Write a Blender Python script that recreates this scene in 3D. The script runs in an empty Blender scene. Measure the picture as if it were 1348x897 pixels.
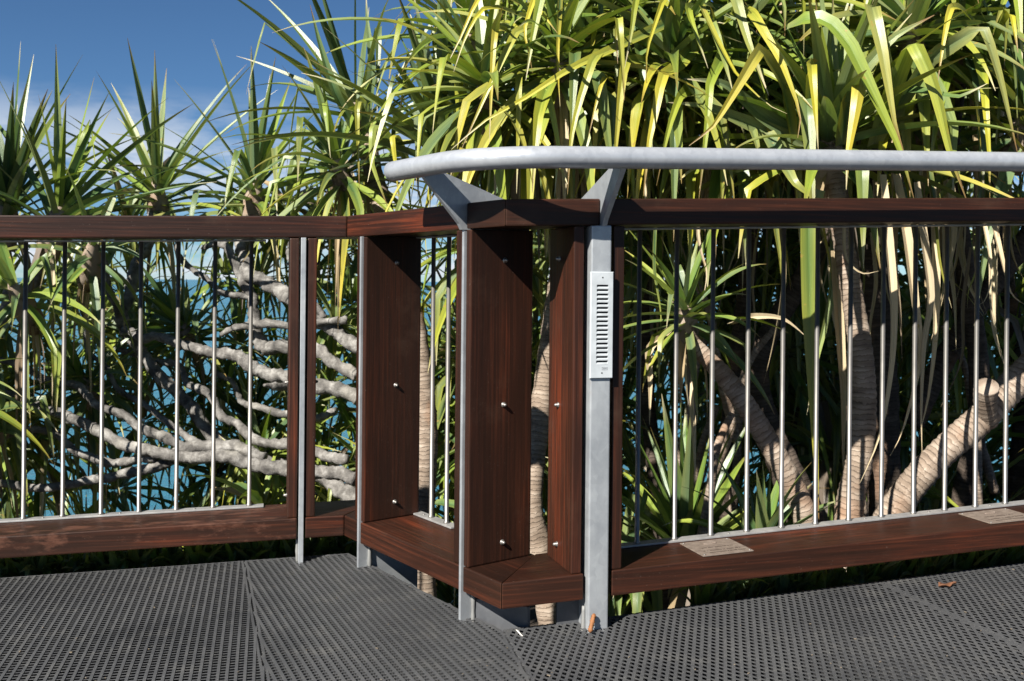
import bpy, bmesh, math, random
from mathutils import Vector, Matrix, noise
random.seed(11)
scene = bpy.context.scene
COL = scene.collection

# ------------------------------------------------------------------ camera
FPX, CX, YH, ROLL, EYE = 1367.0, 674.0, 371.4, 0.0096, 0.8117
cam_d = bpy.data.cameras.new('camera')
cam = bpy.data.objects.new('camera', cam_d); COL.objects.link(cam)
cam_d.sensor_width = 36.0
cam_d.lens = FPX / 1348.0 * 36.0
cam_d.shift_y = -(448.5 - YH) / 1348.0
cam_d.clip_start, cam_d.clip_end = 0.05, 60000
cam_d.dof.use_dof = True
cam_d.dof.focus_distance = 2.6
cam_d.dof.aperture_fstop = 9.0
cam.matrix_world = Matrix.Translation((0, 0, EYE)) @ Matrix.Rotation(math.pi / 2, 4, 'X') @ Matrix.Rotation(ROLL, 4, 'Z')
scene.camera = cam

# ------------------------------------------------------------------ light
LDIR = Vector((0.605, 0.882, -0.835)).normalized()
SUN_EL = math.asin(-LDIR.z)
SUN_ROT = math.atan2(-LDIR.x, -LDIR.y)
w = bpy.data.worlds.new('World'); scene.world = w; w.use_nodes = True
nt = w.node_tree; nt.nodes.clear()
out = nt.nodes.new('ShaderNodeOutputWorld'); bg = nt.nodes.new('ShaderNodeBackground')
sky = nt.nodes.new('ShaderNodeTexSky'); sky.sky_type = 'NISHITA'; sky.sun_disc = False
sky.sun_elevation = SUN_EL; sky.sun_rotation = SUN_ROT
sky.air_density = 1.0; sky.dust_density = 0.25; sky.ozone_density = 2.2; sky.altitude = 3000
tc = nt.nodes.new('ShaderNodeTexCoord')
mp = nt.nodes.new('ShaderNodeMapping'); mp.inputs['Scale'].default_value = (1.5, 1.5, 5.5)
mp.inputs['Location'].default_value = (2.5, 0.6, 1.33)
nz = nt.nodes.new('ShaderNodeTexNoise'); nz.inputs['Scale'].default_value = 3.4; nz.inputs['Detail'].default_value = 9; nz.inputs['Roughness'].default_value = 0.60
cr = nt.nodes.new('ShaderNodeValToRGB'); cr.color_ramp.elements[0].position = 0.45; cr.color_ramp.elements[1].position = 0.59
sp = nt.nodes.new('ShaderNodeSeparateXYZ')
band = nt.nodes.new('ShaderNodeValToRGB')            # clouds only low over the sea
e = band.color_ramp.elements; e[0].position = 0.0; e[0].color = (1, 1, 1, 1); e[1].position = 0.175; e[1].color = (0, 0, 0, 1)
e2 = band.color_ramp.elements.new(0.10); e2.color = (1, 1, 1, 1)
mul = nt.nodes.new('ShaderNodeMath'); mul.operation = 'MULTIPLY'
mix = nt.nodes.new('ShaderNodeMix'); mix.data_type = 'RGBA'
mix.inputs['B'].default_value = (6.0, 6.4, 7.0, 1)
L = nt.links.new
L(tc.outputs['Generated'], mp.inputs['Vector']); L(mp.outputs['Vector'], nz.inputs['Vector']); L(nz.outputs['Fac'], cr.inputs['Fac'])
L(tc.outputs['Generated'], sp.inputs['Vector']); L(sp.outputs['Z'], band.inputs['Fac'])
L(cr.outputs['Color'], mul.inputs[0]); L(band.outputs['Color'], mul.inputs[1])
tint = nt.nodes.new('ShaderNodeMix'); tint.data_type = 'RGBA'; tint.blend_type = 'MULTIPLY'; tint.inputs['Factor'].default_value = 1.0
tint.inputs['B'].default_value = (0.40, 0.56, 0.675, 1)
L(sky.outputs['Color'], tint.inputs['A'])
L(mul.outputs[0], mix.inputs['Factor']); L(tint.outputs['Result'], mix.inputs['A'])
L(mix.outputs['Result'], bg.inputs['Color']); bg.inputs['Strength'].default_value = 0.050
L(bg.outputs['Background'], out.inputs['Surface'])

sun_d = bpy.data.lights.new('sun', 'SUN'); sun_d.energy = 5.0; sun_d.angle = math.radians(0.53); sun_d.color = (1.0, 0.955, 0.87)
sun = bpy.data.objects.new('sun', sun_d); COL.objects.link(sun)
sun.rotation_euler = LDIR.to_track_quat('-Z', 'Y').to_euler(); sun.location = -LDIR * 20
vs = scene.view_settings
vs.view_transform = 'Standard'; vs.look = 'None'; vs.gamma = 1.0; vs.use_curve_mapping = False
vs.exposure = 1.38

# ------------------------------------------------------------------ helpers
WORLD = {}
def unp(px, py, z):
    """point seen at a place of the view, at depth z (metres)"""
    a = (px - CX) + ROLL * (py - YH); b = (py - YH) - ROLL * (px - CX)
    return Vector((a / FPX * z, z, EYE - b / FPX * z))

def link(o, parent=None, mw=None):
    COL.objects.link(o)
    mw = mw or Matrix.Identity(4)
    o.matrix_world = mw; WORLD[o.name] = mw.copy()
    if parent is not None:
        o.parent = parent
        o.matrix_parent_inverse = WORLD[parent.name].inverted()
    return o

def tag(o, label=None, cat=None, group=None, kind=None):
    if label: o['label'] = label
    if cat: o['category'] = cat
    if group: o['group'] = group
    if kind: o['kind'] = kind
    return o

def empty(name, loc):
    o = bpy.data.objects.new(name, None); o.empty_display_size = 0.1
    return link(o, None, Matrix.Translation(loc))

def mesh_obj(name, verts, faces, mat, parent=None, mw=None, smooth=False, bevel=0.0, seg=2, local=False):
    """verts in world coords unless local; mw gives the object's own axes"""
    me = bpy.data.meshes.new(name)
    if mw is not None and not local:
        inv = mw.inverted(); verts = [inv @ Vector(v) for v in verts]
    me.from_pydata([tuple(v) for v in verts], [], faces)
    if bevel:
        bm = bmesh.new(); bm.from_mesh(me)
        bmesh.ops.bevel(bm, geom=list(bm.edges), offset=bevel, segments=seg, affect='EDGES', profile=0.6)
        bm.to_mesh(me); bm.free()
    if smooth: me.polygons.foreach_set('use_smooth', [True] * len(me.polygons))
    if mat: me.materials.append(mat)
    me.update()
    return link(bpy.data.objects.new(name, me), parent, mw)

def frame_mw(loc, ang): return Matrix.Translation(loc) @ Matrix.Rotation(ang, 4, 'Z')

def prism(foot, hf, h0, h1):
    """footprint (plan points, ccw) between heights h0, h1 above the surface hf"""
    n = len(foot)
    v = [(x, y, hf(x, y) + h0) for x, y in foot] + [(x, y, hf(x, y) + h1) for x, y in foot]
    f = [tuple(range(n - 1, -1, -1)), tuple(range(n, 2 * n))] + [(i, (i + 1) % n, n + (i + 1) % n, n + i) for i in range(n)]
    return v, f

def box(c, ax, ay, az, sx, sy, sz):
    v = []
    for k in (-.5, .5):
        for j in (-.5, .5):
            for i in (-.5, .5): v.append(Vector(c) + ax * (i * sx) + ay * (j * sy) + az * (k * sz))
    return v, [(0, 2, 3, 1), (4, 5, 7, 6), (0, 1, 5, 4), (2, 6, 7, 3), (0, 4, 6, 2), (1, 3, 7, 5)]

class MB:
    def __init__(s): s.v = []; s.f = []
    def add(s, v, f):
        o = len(s.v); s.v += [Vector(p) for p in v]; s.f += [tuple(i + o for i in q) for q in f]; return s

def spline(pts, n):
    """Catmull-Rom through pts (Vectors, any dimension tuple of floats)"""
    P = [pts[0]] + list(pts) + [pts[-1]]; outp = []
    m = len(pts) - 1
    for i in range(n + 1):
        u = i / n * m; k = min(int(u), m - 1); t = u - k
        a, b, c, d = P[k], P[k + 1], P[k + 2], P[k + 3]
        outp.append(tuple(0.5 * ((2 * b[j]) + (-a[j] + c[j]) * t + (2 * a[j] - 5 * b[j] + 4 * c[j] - d[j]) * t * t + (-a[j] + 3 * b[j] - 3 * c[j] + d[j]) * t ** 3) for j in range(len(b))))
    return outp

def tube(pts, radii, sides=12, caps=True, jit=None):
    v = []; f = []; n = len(pts)
    up = Vector((0, 0, 1)); t0 = (pts[1] - pts[0]).normalized()
    s = t0.cross(up)
    if s.length < .05: s = t0.cross(Vector((0, 1, 0)))
    s.normalize()
    for i, p in enumerate(pts):
        t = (pts[min(i + 1, n - 1)] - pts[max(i - 1, 0)]).normalized()
        s = (s - t * s.dot(t)).normalized(); b = t.cross(s)
        for k in range(sides):
            a = 2 * math.pi * k / sides; r = radii[i]
            d = s * math.cos(a) + b * math.sin(a)
            if jit: r *= jit(p + d * r, i, k)
            v.append(p + d * r)
    for i in range(n - 1):
        for k in range(sides):
            k2 = (k + 1) % sides
            f.append((i * sides + k, i * sides + k2, (i + 1) * sides + k2, (i + 1) * sides + k))
    if caps:
        f.append(tuple(range(sides - 1, -1, -1))); f.append(tuple((n - 1) * sides + k for k in range(sides)))
    return v, f

# ------------------------------------------------------------------ materials
def newmat(name):
    m = bpy.data.materials.new(name); m.use_nodes = True; t = m.node_tree; t.nodes.clear()
    o = t.nodes.new('ShaderNodeOutputMaterial'); p = t.nodes.new('ShaderNodeBsdfPrincipled')
    t.links.new(p.outputs[0], o.inputs['Surface'])
    return m, t, p, o
def N(t, typ, **kw):
    n = t.nodes.new(typ)
    for k, v in kw.items():
        if k in n.inputs: n.inputs[k].default_value = v
        else: setattr(n, k, v)
    return n
def ramp(t, stops, src=None):
    n = t.nodes.new('ShaderNodeValToRGB'); cr = n.color_ramp
    while len(cr.elements) < len(stops): cr.elements.new(0.5)
    for e, (p, c) in zip(cr.elements, stops): e.position = p; e.color = (c if len(c) == 4 else (*c, 1))
    if src is not None: t.links.new(src, n.inputs['Fac'])
    return n
def mixc(t, fac, a, b, blend='MIX'):
    n = t.nodes.new('ShaderNodeMix'); n.data_type = 'RGBA'; n.blend_type = blend
    for s, v in (('Factor', fac), ('A', a), ('B', b)):
        if isinstance(v, (int, float)): n.inputs[s].default_value = v
        elif isinstance(v, tuple): n.inputs[s].default_value = v if len(v) == 4 else (*v, 1)
        else: t.links.new(v, n.inputs[s])
    return n.outputs['Result']

def coords(t, scale, rnd=True):
    tc = N(t, 'ShaderNodeTexCoord'); m = N(t, 'ShaderNodeMapping'); m.inputs['Scale'].default_value = scale
    t.links.new(tc.outputs['Object'], m.inputs['Vector'])
    if rnd:
        oi = N(t, 'ShaderNodeObjectInfo'); mu = N(t, 'ShaderNodeMath', operation='MULTIPLY'); mu.inputs[1].default_value = 37.0
        t.links.new(oi.outputs['Random'], mu.inputs[0]); t.links.new(mu.outputs[0], m.inputs['Location'])
    return m.outputs['Vector']

def timber(name, vertical=False, worn=0.0):
    m, t, p, o = newmat(name)
    g = (70, 70, 1.5) if vertical else (1.5, 70, 70)
    c = (7, 7, 1.2) if vertical else (1.2, 7, 7)
    n1 = N(t, 'ShaderNodeTexNoise', Scale=2.2, Detail=8.0, Roughness=0.62); t.links.new(coords(t, g), n1.inputs['Vector'])
    n2 = N(t, 'ShaderNodeTexNoise', Scale=1.6, Detail=5.0, Roughness=0.55); t.links.new(coords(t, c), n2.inputs['Vector'])
    n3 = N(t, 'ShaderNodeTexNoise', Scale=260.0, Detail=2.0); t.links.new(coords(t, (1, 1, 1)), n3.inputs['Vector'])
    base = ramp(t, [(0.30, (0.0038, 0.0014, 0.0010)), (0.50, (0.0130, 0.0032, 0.0016)), (0.70, (0.046, 0.0115, 0.0043))], n1.outputs['Fac']).outputs['Color']
    patch = ramp(t, [(0.40, (0.5, 0.47, 0.45)), (0.56, (1.0, 1.0, 1.0)), (0.70, (2.3, 1.8, 1.35))], n2.outputs['Fac']).outputs['Color']
    colr = mixc(t, 1.0, base, patch, 'MULTIPLY')
    oi = N(t, 'ShaderNodeObjectInfo')
    colr = mixc(t, 1.0, colr, ramp(t, [(0.0, (0.62, 0.60, 0.60)), (0.5, (1.0, 1.0, 1.0)), (1.0, (1.65, 1.45, 1.35))], oi.outputs['Random']).outputs['Color'], 'MULTIPLY')
    ns = N(t, 'ShaderNodeTexNoise', Scale=5.0, Detail=7.0, Roughness=0.7); t.links.new(coords(t, (1, 1, 1)), ns.inputs['Vector'])
    colr = mixc(t, ramp(t, [(0.56, (0, 0, 0)), (0.75, (0.45, 0.45, 0.45))], ns.outputs['Fac']).outputs['Color'], colr, (0.042, 0.024, 0.016))
    if worn:
        n4 = N(t, 'ShaderNodeTexNoise', Scale=9.0, Detail=6.0, Roughness=0.7); t.links.new(coords(t, (1, 2.5, 2.5)), n4.inputs['Vector'])
        wf = ramp(t, [(0.5, (0, 0, 0)), (0.62, (worn, worn, worn))], n4.outputs['Fac']).outputs['Color']
        colr = mixc(t, wf, colr, (0.085, 0.036, 0.023))
    dust = ramp(t, [(0.735, (0, 0, 0)), (0.76, (0.5, 0.5, 0.5))], n3.outputs['Fac']).outputs['Color']
    colr = mixc(t, dust, colr, (0.15, 0.12, 0.10))
    # worn, paler arrises
    ge = N(t, 'ShaderNodeNewGeometry'); pe = ramp(t, [(0.54, (0, 0, 0)), (0.62, (0.35, 0.35, 0.35))], ge.outputs['Pointiness']).outputs['Color']
    colr = mixc(t, pe, colr, (0.10, 0.045, 0.025))
    t.links.new(colr, p.inputs['Base Color'])
    r = N(t, 'ShaderNodeMapRange'); r.inputs['To Min'].default_value = 0.36; r.inputs['To Max'].default_value = 0.62
    t.links.new(n1.outputs['Fac'], r.inputs['Value']); t.links.new(r.outputs['Result'], p.inputs['Roughness'])
    p.inputs['Specular IOR Level'].default_value = 0.24
    b = N(t, 'ShaderNodeBump', Strength=0.35, Distance=0.0016); t.links.new(n1.outputs['Fac'], b.inputs['Height']); t.links.new(b.outputs['Normal'], p.inputs['Normal'])
    return m
M_WOOD = timber('dark_hardwood'); M_WOODV = timber('dark_hardwood_upright', True); M_WOODW = timber('scuffed_hardwood', False, 0.75)

def galv(name, base=(0.34, 0.355, 0.37), metal=0.45, rough=0.42, sc=55, rust=True):
    m, t, p, o = newmat(name)
    v = N(t, 'ShaderNodeTexVoronoi', Scale=sc); t.links.new(coords(t, (1, 1, 1)), v.inputs['Vector'])
    n = N(t, 'ShaderNodeTexNoise', Scale=14.0, Detail=7.0, Roughness=0.65); t.links.new(coords(t, (1, 1, 0.6)), n.inputs['Vector'])
    k = ramp(t, [(0.3, (0.72, 0.73, 0.75) if rust else (0.90, 0.91, 0.92)), (0.7, (1.08, 1.08, 1.07))], n.outputs['Fac']).outputs['Color']
    sp_ = ramp(t, [(0.0, (0.90, 0.90, 0.91)), (1.0, (1.06, 1.06, 1.06))], v.outputs['Color']).outputs['Color']
    c = mixc(t, 1.0, mixc(t, 1.0, base, k, 'MULTIPLY'), sp_, 'MULTIPLY')
    if rust:
        n2 = N(t, 'ShaderNodeTexNoise', Scale=8.0, Detail=6.0, Roughness=0.7); t.links.new(coords(t, (1, 1, 0.25)), n2.inputs['Vector'])
        rf = ramp(t, [(0.70, (0, 0, 0)), (0.80, (0.6, 0.6, 0.6))], n2.outputs['Fac']).outputs['Color']
        c = mixc(t, rf, c, (0.23, 0.11, 0.04))
    t.links.new(c, p.inputs['Base Color']); p.inputs['Metallic'].default_value = metal
    r = N(t, 'ShaderNodeMapRange'); r.inputs['To Min'].default_value = rough - 0.08; r.inputs['To Max'].default_value = rough + 0.14
    t.links.new(n.outputs['Fac'], r.inputs['Value']); t.links.new(r.outputs['Result'], p.inputs['Roughness'])
    return m
M_GALV = galv('galvanised_steel'); M_PIPE = galv('galvanised_pipe', (0.37, 0.385, 0.412), 0.40, 0.30, 90, False); M_GALVD = galv('dull_galvanised_steel', (0.085, 0.088, 0.095), 0.3, 0.55, 50, True)

def simple(name, colr, rough=0.5, metal=0.0, spec=0.5):
    m, t, p, o = newmat(name); p.inputs['Base Color'].default_value = (*colr, 1); p.inputs['Roughness'].default_value = rough
    p.inputs['Metallic'].default_value = metal; p.inputs['Specular IOR Level'].default_value = spec
    n = N(t, 'ShaderNodeTexNoise', Scale=30.0, Detail=5.0); t.links.new(coords(t, (1, 1, 1)), n.inputs['Vector'])
    k = ramp(t, [(0.3, (0.86, 0.86, 0.86)), (0.7, (1.08, 1.08, 1.08))], n.outputs['Fac']).outputs['Color']
    t.links.new(mixc(t, 1.0, colr, k, 'MULTIPLY'), p.inputs['Base Color'])
    return m
M_STEEL = simple('stainless_steel', (0.20, 0.19, 0.178), 0.42, 0.75)
M_STRIP = galv('steel_strip', (0.36, 0.35, 0.34), 0.5, 0.45, 80, True)
M_PAINT = simple('pale_grey_powder_coat', (0.36, 0.385, 0.405), 0.45)
M_DARK = simple('dark_recess', (0.012, 0.012, 0.013), 0.7)
M_WELD = simple('weld_bead', (0.18, 0.18, 0.175), 0.6, 0.2)

def mat_plaque():
    m, t, p, o = newmat('weathered_bronze')
    n = N(t, 'ShaderNodeTexNoise', Scale=60.0, Detail=6.0, Roughness=0.6); t.links.new(coords(t, (1, 1, 1)), n.inputs['Vector'])
    t.links.new(ramp(t, [(0.3, (0.15, 0.115, 0.095)), (0.7, (0.25, 0.20, 0.165))], n.outputs['Fac']).outputs['Color'], p.inputs['Base Color'])
    p.inputs['Metallic'].default_value = 0.35; p.inputs['Roughness'].default_value = 0.5
    b = N(t, 'ShaderNodeBump', Strength=0.3, Distance=0.0008); t.links.new(n.outputs['Fac'], b.inputs['Height']); t.links.new(b.outputs['Normal'], p.inputs['Normal'])
    return m
M_PLAQ = mat_plaque(); M_PLAQD = simple('darkened_bronze_lettering', (0.06, 0.045, 0.035), 0.55, 0.3)

def mat_rubber():
    m, t, p, o = newmat('grey_rubber')
    n = N(t, 'ShaderNodeTexNoise', Scale=3.2, Detail=6.0, Roughness=0.6); t.links.new(coords(t, (1, 1, 1)), n.inputs['Vector'])
    n2 = N(t, 'ShaderNodeTexNoise', Scale=420.0, Detail=2.0); t.links.new(coords(t, (1, 1, 1)), n2.inputs['Vector'])
    b1 = ramp(t, [(0.3, (0.033, 0.034, 0.037)), (0.7, (0.060, 0.061, 0.064))], n.outputs['Fac']).outputs['Color']
    d = ramp(t, [(0.62, (0, 0, 0)), (0.74, (0.85, 0.85, 0.85))], n2.outputs['Fac']).outputs['Color']
    n3 = N(t, 'ShaderNodeTexNoise', Scale=11.0, Detail=8.0, Roughness=0.7); t.links.new(coords(t, (1, 1, 1)), n3.inputs['Vector'])
    b1 = mixc(t, ramp(t, [(0.52, (0, 0, 0)), (0.74, (0.7, 0.7, 0.7))], n3.outputs['Fac']).outputs['Color'], b1, (0.095, 0.093, 0.089))
    t.links.new(mixc(t, d, b1, (0.20, 0.195, 0.18)), p.inputs['Base Color'])
    p.inputs['Roughness'].default_value = 0.55; p.inputs['Specular IOR Level'].default_value = 0.45
    return m
M_RUB = mat_rubber()
M_BASE = simple('black_deck_base', (0.012, 0.012, 0.013), 0.8)

def mat_leaf(name, gloss=0.42, trans=0.22):
    m, t, p, o = newmat(name)
    a = N(t, 'ShaderNodeAttribute', attribute_name='Col')
    uv = N(t, 'ShaderNodeUVMap', uv_map='UVMap'); mp = N(t, 'ShaderNodeMapping'); mp.inputs['Scale'].default_value = (34, 0.8, 1)
    t.links.new(uv.outputs[0], mp.inputs['Vector'])
    n = N(t, 'ShaderNodeTexNoise', Scale=1.0, Detail=4.0, Roughness=0.6); t.links.new(mp.outputs[0], n.inputs['Vector'])
    k = ramp(t, [(0.28, (0.60, 0.64, 0.58)), (0.72, (1.25, 1.22, 1.15))], n.outputs['Fac']).outputs['Color']
    n2 = N(t, 'ShaderNodeTexNoise', Scale=26.0, Detail=3.0); tc = N(t, 'ShaderNodeTexCoord'); t.links.new(tc.outputs['Object'], n2.inputs['Vector'])
    sf = ramp(t, [(0.70, (0, 0, 0)), (0.745, (0.75, 0.75, 0.75))], n2.outputs['Fac']).outputs['Color']
    c = mixc(t, sf, mixc(t, 1.0, a.outputs['Color'], k, 'MULTIPLY'), (0.30, 0.20, 0.05))
    t.links.new(c, p.inputs['Base Color']); p.inputs['Roughness'].default_value = gloss; p.inputs['Specular IOR Level'].default_value = 0.5
    b = N(t, 'ShaderNodeBump', Strength=0.25, Distance=0.002); t.links.new(n.outputs['Fac'], b.inputs['Height']); t.links.new(b.outputs['Normal'], p.inputs['Normal'])
    tr = N(t, 'ShaderNodeBsdfTranslucent'); t.links.new(mixc(t, 1.0, c, (1.25, 1.35, 0.6), 'MULTIPLY'), tr.inputs['Color'])
    mx = N(t, 'ShaderNodeMixShader'); mx.inputs[0].default_value = trans
    t.links.new(p.outputs[0], mx.inputs[1]); t.links.new(tr.outputs[0], mx.inputs[2]); t.links.new(mx.outputs[0], o.inputs['Surface'])
    return m
M_LEAF = mat_leaf('pandanus_leaf', 0.38, 0.20); M_DRY = mat_leaf('dry_pandanus_leaf', 0.7, 0.15)

def mat_bark(name, c0, c1, c2, rings=True):
    m, t, p, o = newmat(name)
    tc = N(t, 'ShaderNodeTexCoord')
    n = N(t, 'ShaderNodeTexNoise', Scale=16.0, Detail=9.0, Roughness=0.68); t.links.new(tc.outputs['Object'], n.inputs['Vector'])
    uv = N(t, 'ShaderNodeUVMap', uv_map='UVMap'); mp = N(t, 'ShaderNodeMapping'); mp.inputs['Scale'].default_value = (1.2, 48.0, 1)
    t.links.new(uv.outputs[0], mp.inputs['Vector'])
    rn = N(t, 'ShaderNodeTexNoise', Scale=1.0, Detail=3.0, Roughness=0.5); t.links.new(mp.outputs[0], rn.inputs['Vector'])
    f = mixc(t, 0.5 if rings else 0.15, n.outputs['Fac'], rn.outputs['Fac'])
    if rings:                      # crisp leaf-scar lines round the stem
        sx = N(t, 'ShaderNodeSeparateXYZ'); t.links.new(uv.outputs[0], sx.inputs[0])
        ma = N(t, 'ShaderNodeMath', operation='MULTIPLY_ADD'); ma.inputs[1].default_value = 62.0
        nm = N(t, 'ShaderNodeMath', operation='MULTIPLY'); nm.inputs[1].default_value = 2.6; t.links.new(n.outputs['Fac'], nm.inputs[0])
        t.links.new(sx.outputs['Y'], ma.inputs[0]); t.links.new(nm.outputs[0], ma.inputs[2])
        fr = N(t, 'ShaderNodeMath', operation='FRACT'); t.links.new(ma.outputs[0], fr.inputs[0])
        ln_ = ramp(t, [(0.0, (0.25, 0.25, 0.25)), (0.16, (0.62, 0.62, 0.62)), (0.9, (0.5, 0.5, 0.5)), (1.0, (0.25, 0.25, 0.25))], fr.outputs[0]).outputs['Color']
        f = mixc(t, 0.30, f, ln_)
    c = ramp(t, [(0.33, c0), (0.5, c1), (0.68, c2)], f).outputs['Color']
    n3 = N(t, 'ShaderNodeTexNoise', Scale=5.0, Detail=4.0); t.links.new(tc.outputs['Object'], n3.inputs['Vector'])
    gf = ramp(t, [(0.58, (0, 0, 0)), (0.72, (0.55, 0.55, 0.55))], n3.outputs['Fac']).outputs['Color']
    t.links.new(mixc(t, gf, c, (0.26, 0.145, 0.085) if rings else (0.33, 0.31, 0.27)), p.inputs['Base Color'])
    p.inputs['Roughness'].default_value = 0.85; p.inputs['Specular IOR Level'].default_value = 0.2
    b = N(t, 'ShaderNodeBump', Strength=1.0, Distance=0.012); t.links.new(f, b.inputs['Height']); t.links.new(b.outputs['Normal'], p.inputs['Normal'])
    return m
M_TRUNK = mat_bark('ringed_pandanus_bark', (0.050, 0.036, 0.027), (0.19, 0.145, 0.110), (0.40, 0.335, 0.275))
M_SHADEBARK = mat_bark('shade_toned_pandanus_bark', (0.018, 0.014, 0.011), (0.055, 0.042, 0.033), (0.13, 0.10, 0.08))  # ringed bark again, colours darkened to imitate shade on the rear trunks
M_GNARL = mat_bark('gnarled_grey_bark', (0.028, 0.026, 0.025), (0.125, 0.117, 0.108), (0.31, 0.298, 0.28), False)

# ------------------------------------------------------------------ plan of the boardwalk (metres; camera at the origin looking along +y)
D = Vector((-0.0172, 2.355)); B = Vector((-0.4826, 3.0262)); L0 = Vector((-1.388, 2.8155)); R1 = Vector((1.3604, 2.7757))
uL = (B - L0).normalized(); uJ = (D - B).normalized(); uR = (R1 - D).normalized()
def perp(u): return Vector((-u.y, u.x))
bL, bJ, bR = perp(uL), perp(uJ), perp(uR)          # away from the deck
def hL(x, y): return -0.0289 + 0.0192 * x + 0.0124 * y
def hR(x, y): return 0.0309 * (x + 0.0172) + 0.0172 * (y - 2.355)
def isect(p, u, q, v):
    den = u.x * v.y - u.y * v.x; r = q - p
    return p + u * ((r.x * v.y - r.y * v.x) / den)
def on_line(p, u, px, py):
    """where the vertical plane along (p,u) is crossed at column px (row py)"""
    s = ((px - CX) + ROLL * (py - YH)) / FPX
    # p.x + k u.x = s (p.y + k u.y)
    k = (s * p.y - p.x) / (u.x - s * u.y)
    return k
Lend = L0 - uL * 2.2; Rend = R1 + uR * 2.6
WID = 0.20
Bb = isect(L0 + bL * WID, uL, D + bJ * WID, uJ)      # back corners of the mitres
Db = isect(D + bR * WID, uR, D + bJ * WID, uJ)

# ------------------------------------------------------------------ sea, hillside, deck base
def mat_sea():
    m, t, p, o = newmat('sea_water')
    p.inputs['Base Color'].default_value = (0.020, 0.115, 0.165, 1); p.inputs['Roughness'].default_value = 0.22; p.inputs['IOR'].default_value = 1.33
    n = N(t, 'ShaderNodeTexNoise', Scale=0.35, Detail=9.0, Roughness=0.62); t.links.new(coords(t, (1, 2.0, 1), False), n.inputs['Vector'])
    b = N(t, 'ShaderNodeBump', Strength=0.9, Distance=0.9); t.links.new(n.outputs['Fac'], b.inputs['Height']); t.links.new(b.outputs['Normal'], p.inputs['Normal'])
    f = ramp(t, [(0.64, (0, 0, 0)), (0.70, (0.8, 0.8, 0.8))], n.outputs['Fac']).outputs['Color']
    t.links.new(mixc(t, f, (0.022, 0.125, 0.18), (0.20, 0.38, 0.45)), p.inputs['Base Color'])
    return m
S = 25000
sea = mesh_obj('sea', [(-S, -S, -16), (S, -S, -16), (S, S, -16), (-S, S, -16)], [(0, 1, 2, 3)], mat_sea()); tag(sea, 'blue sea seen through the pandanus leaves', kind='structure')

def mat_soil():
    m, t, p, o = newmat('shaded_soil_and_leaf_litter')
    n = N(t, 'ShaderNodeTexNoise', Scale=9.0, Detail=8.0, Roughness=0.7); t.links.new(coords(t, (1, 1, 1), False), n.inputs['Vector'])
    t.links.new(ramp(t, [(0.35, (0.012, 0.010, 0.008)), (0.55, (0.045, 0.032, 0.022)), (0.75, (0.10, 0.07, 0.045))], n.outputs['Fac']).outputs['Color'], p.inputs['Base Color'])
    p.inputs['Roughness'].default_value = 0.95
    return m
def ground(x, y):
    return -0.62 - 0.15 * max(0.0, min(y, 14.0) - 2.3) - 0.9 * max(0.0, y - 14.0) + 0.12 * noise.noise(Vector((x * .6, y * .6, 0)))
gv = []; gf = []; nx, ny = 70, 60
for j in range(ny + 1):
    y = -9 + 60 * (j / ny) ** 1.3
    for i in range(nx + 1):
        x = -30 + 60 * i / nx; gv.append((x, y, max(ground(x, y), -19)))
for j in range(ny):
    for i in range(nx): a = j * (nx + 1) + i; gf.append((a, a + 1, a + nx + 2, a + nx + 1))
hill = mesh_obj('hillside', gv, gf, mat_soil(), smooth=True); tag(hill, kind='structure')

EO_L, EO_J, EO_R = 0.062, 0.040, 0.062
eB = isect(L0 + bL * EO_L, uL, D + bJ * EO_J, uJ); eD = isect(D + bR * EO_R, uR, D + bJ * EO_J, uJ)
J0 = eD.copy(); J1 = Vector((0.048, 2.115)); uK = (J1 - J0).normalized()       # joint at the corner
eLl = L0 + bL * EO_L - uL * 2.4; eRr = R1 + bR * EO_R + uR * 2.8
kfar = J0 + uK * 6.0
q0 = unp(322, 740, 3.0); q1 = unp(352, 897, 2.1)
Mj0 = Vector((q0.x, q0.y)); Mj1 = Vector((q1.x, q1.y)); 
Mt = isect(Mj0, (Mj1 - Mj0), L0 + bL * EO_L, uL); uM = (Mj1 - Mj0).normalized()
Mfar = Mt + uM * 6.5
s0 = unp(1193, 773, 2.62)
St = isect(Vector((s0.x, s0.y)), -bR, R1 + bR * EO_R, uR); Sfar = St - bR * 6.5
deck_left = [tuple(eLl), tuple(eLl - bL * 6.5), tuple(kfar), tuple(eD), tuple(eB)]
deck_right = [tuple(eD), tuple(kfar), tuple(eRr - bR * 6.5), tuple(eRr)]
for nm, ft, hf in (('boardwalk', deck_left, hL), ('boardwalk', deck_right, hR)):
    v, f = prism(ft, hf, -0.09, -0.016); o = mesh_obj(nm, v, f, M_BASE); tag(o, kind='structure')

# ------------------------------------------------------------------ rubber mats: ribs one way, cross bars the other, real holes between
def clip_line(p, u, poly):
    lo, hi = -1e9, 1e9; n = len(poly)
    for i in range(n):
        a = Vector(poly[i]); b = Vector(poly[(i + 1) % n]); e = b - a; nrm = Vector((-e.y, e.x))
        den = nrm.dot(u); num = nrm.dot(a - p)
        if abs(den) < 1e-9:
            if num > 0: return None
            continue
        t = num / den
        if den > 0: lo = max(lo, t)
        else: hi = min(hi, t)
    return (lo, hi) if hi - lo > 0.01 else None

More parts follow.
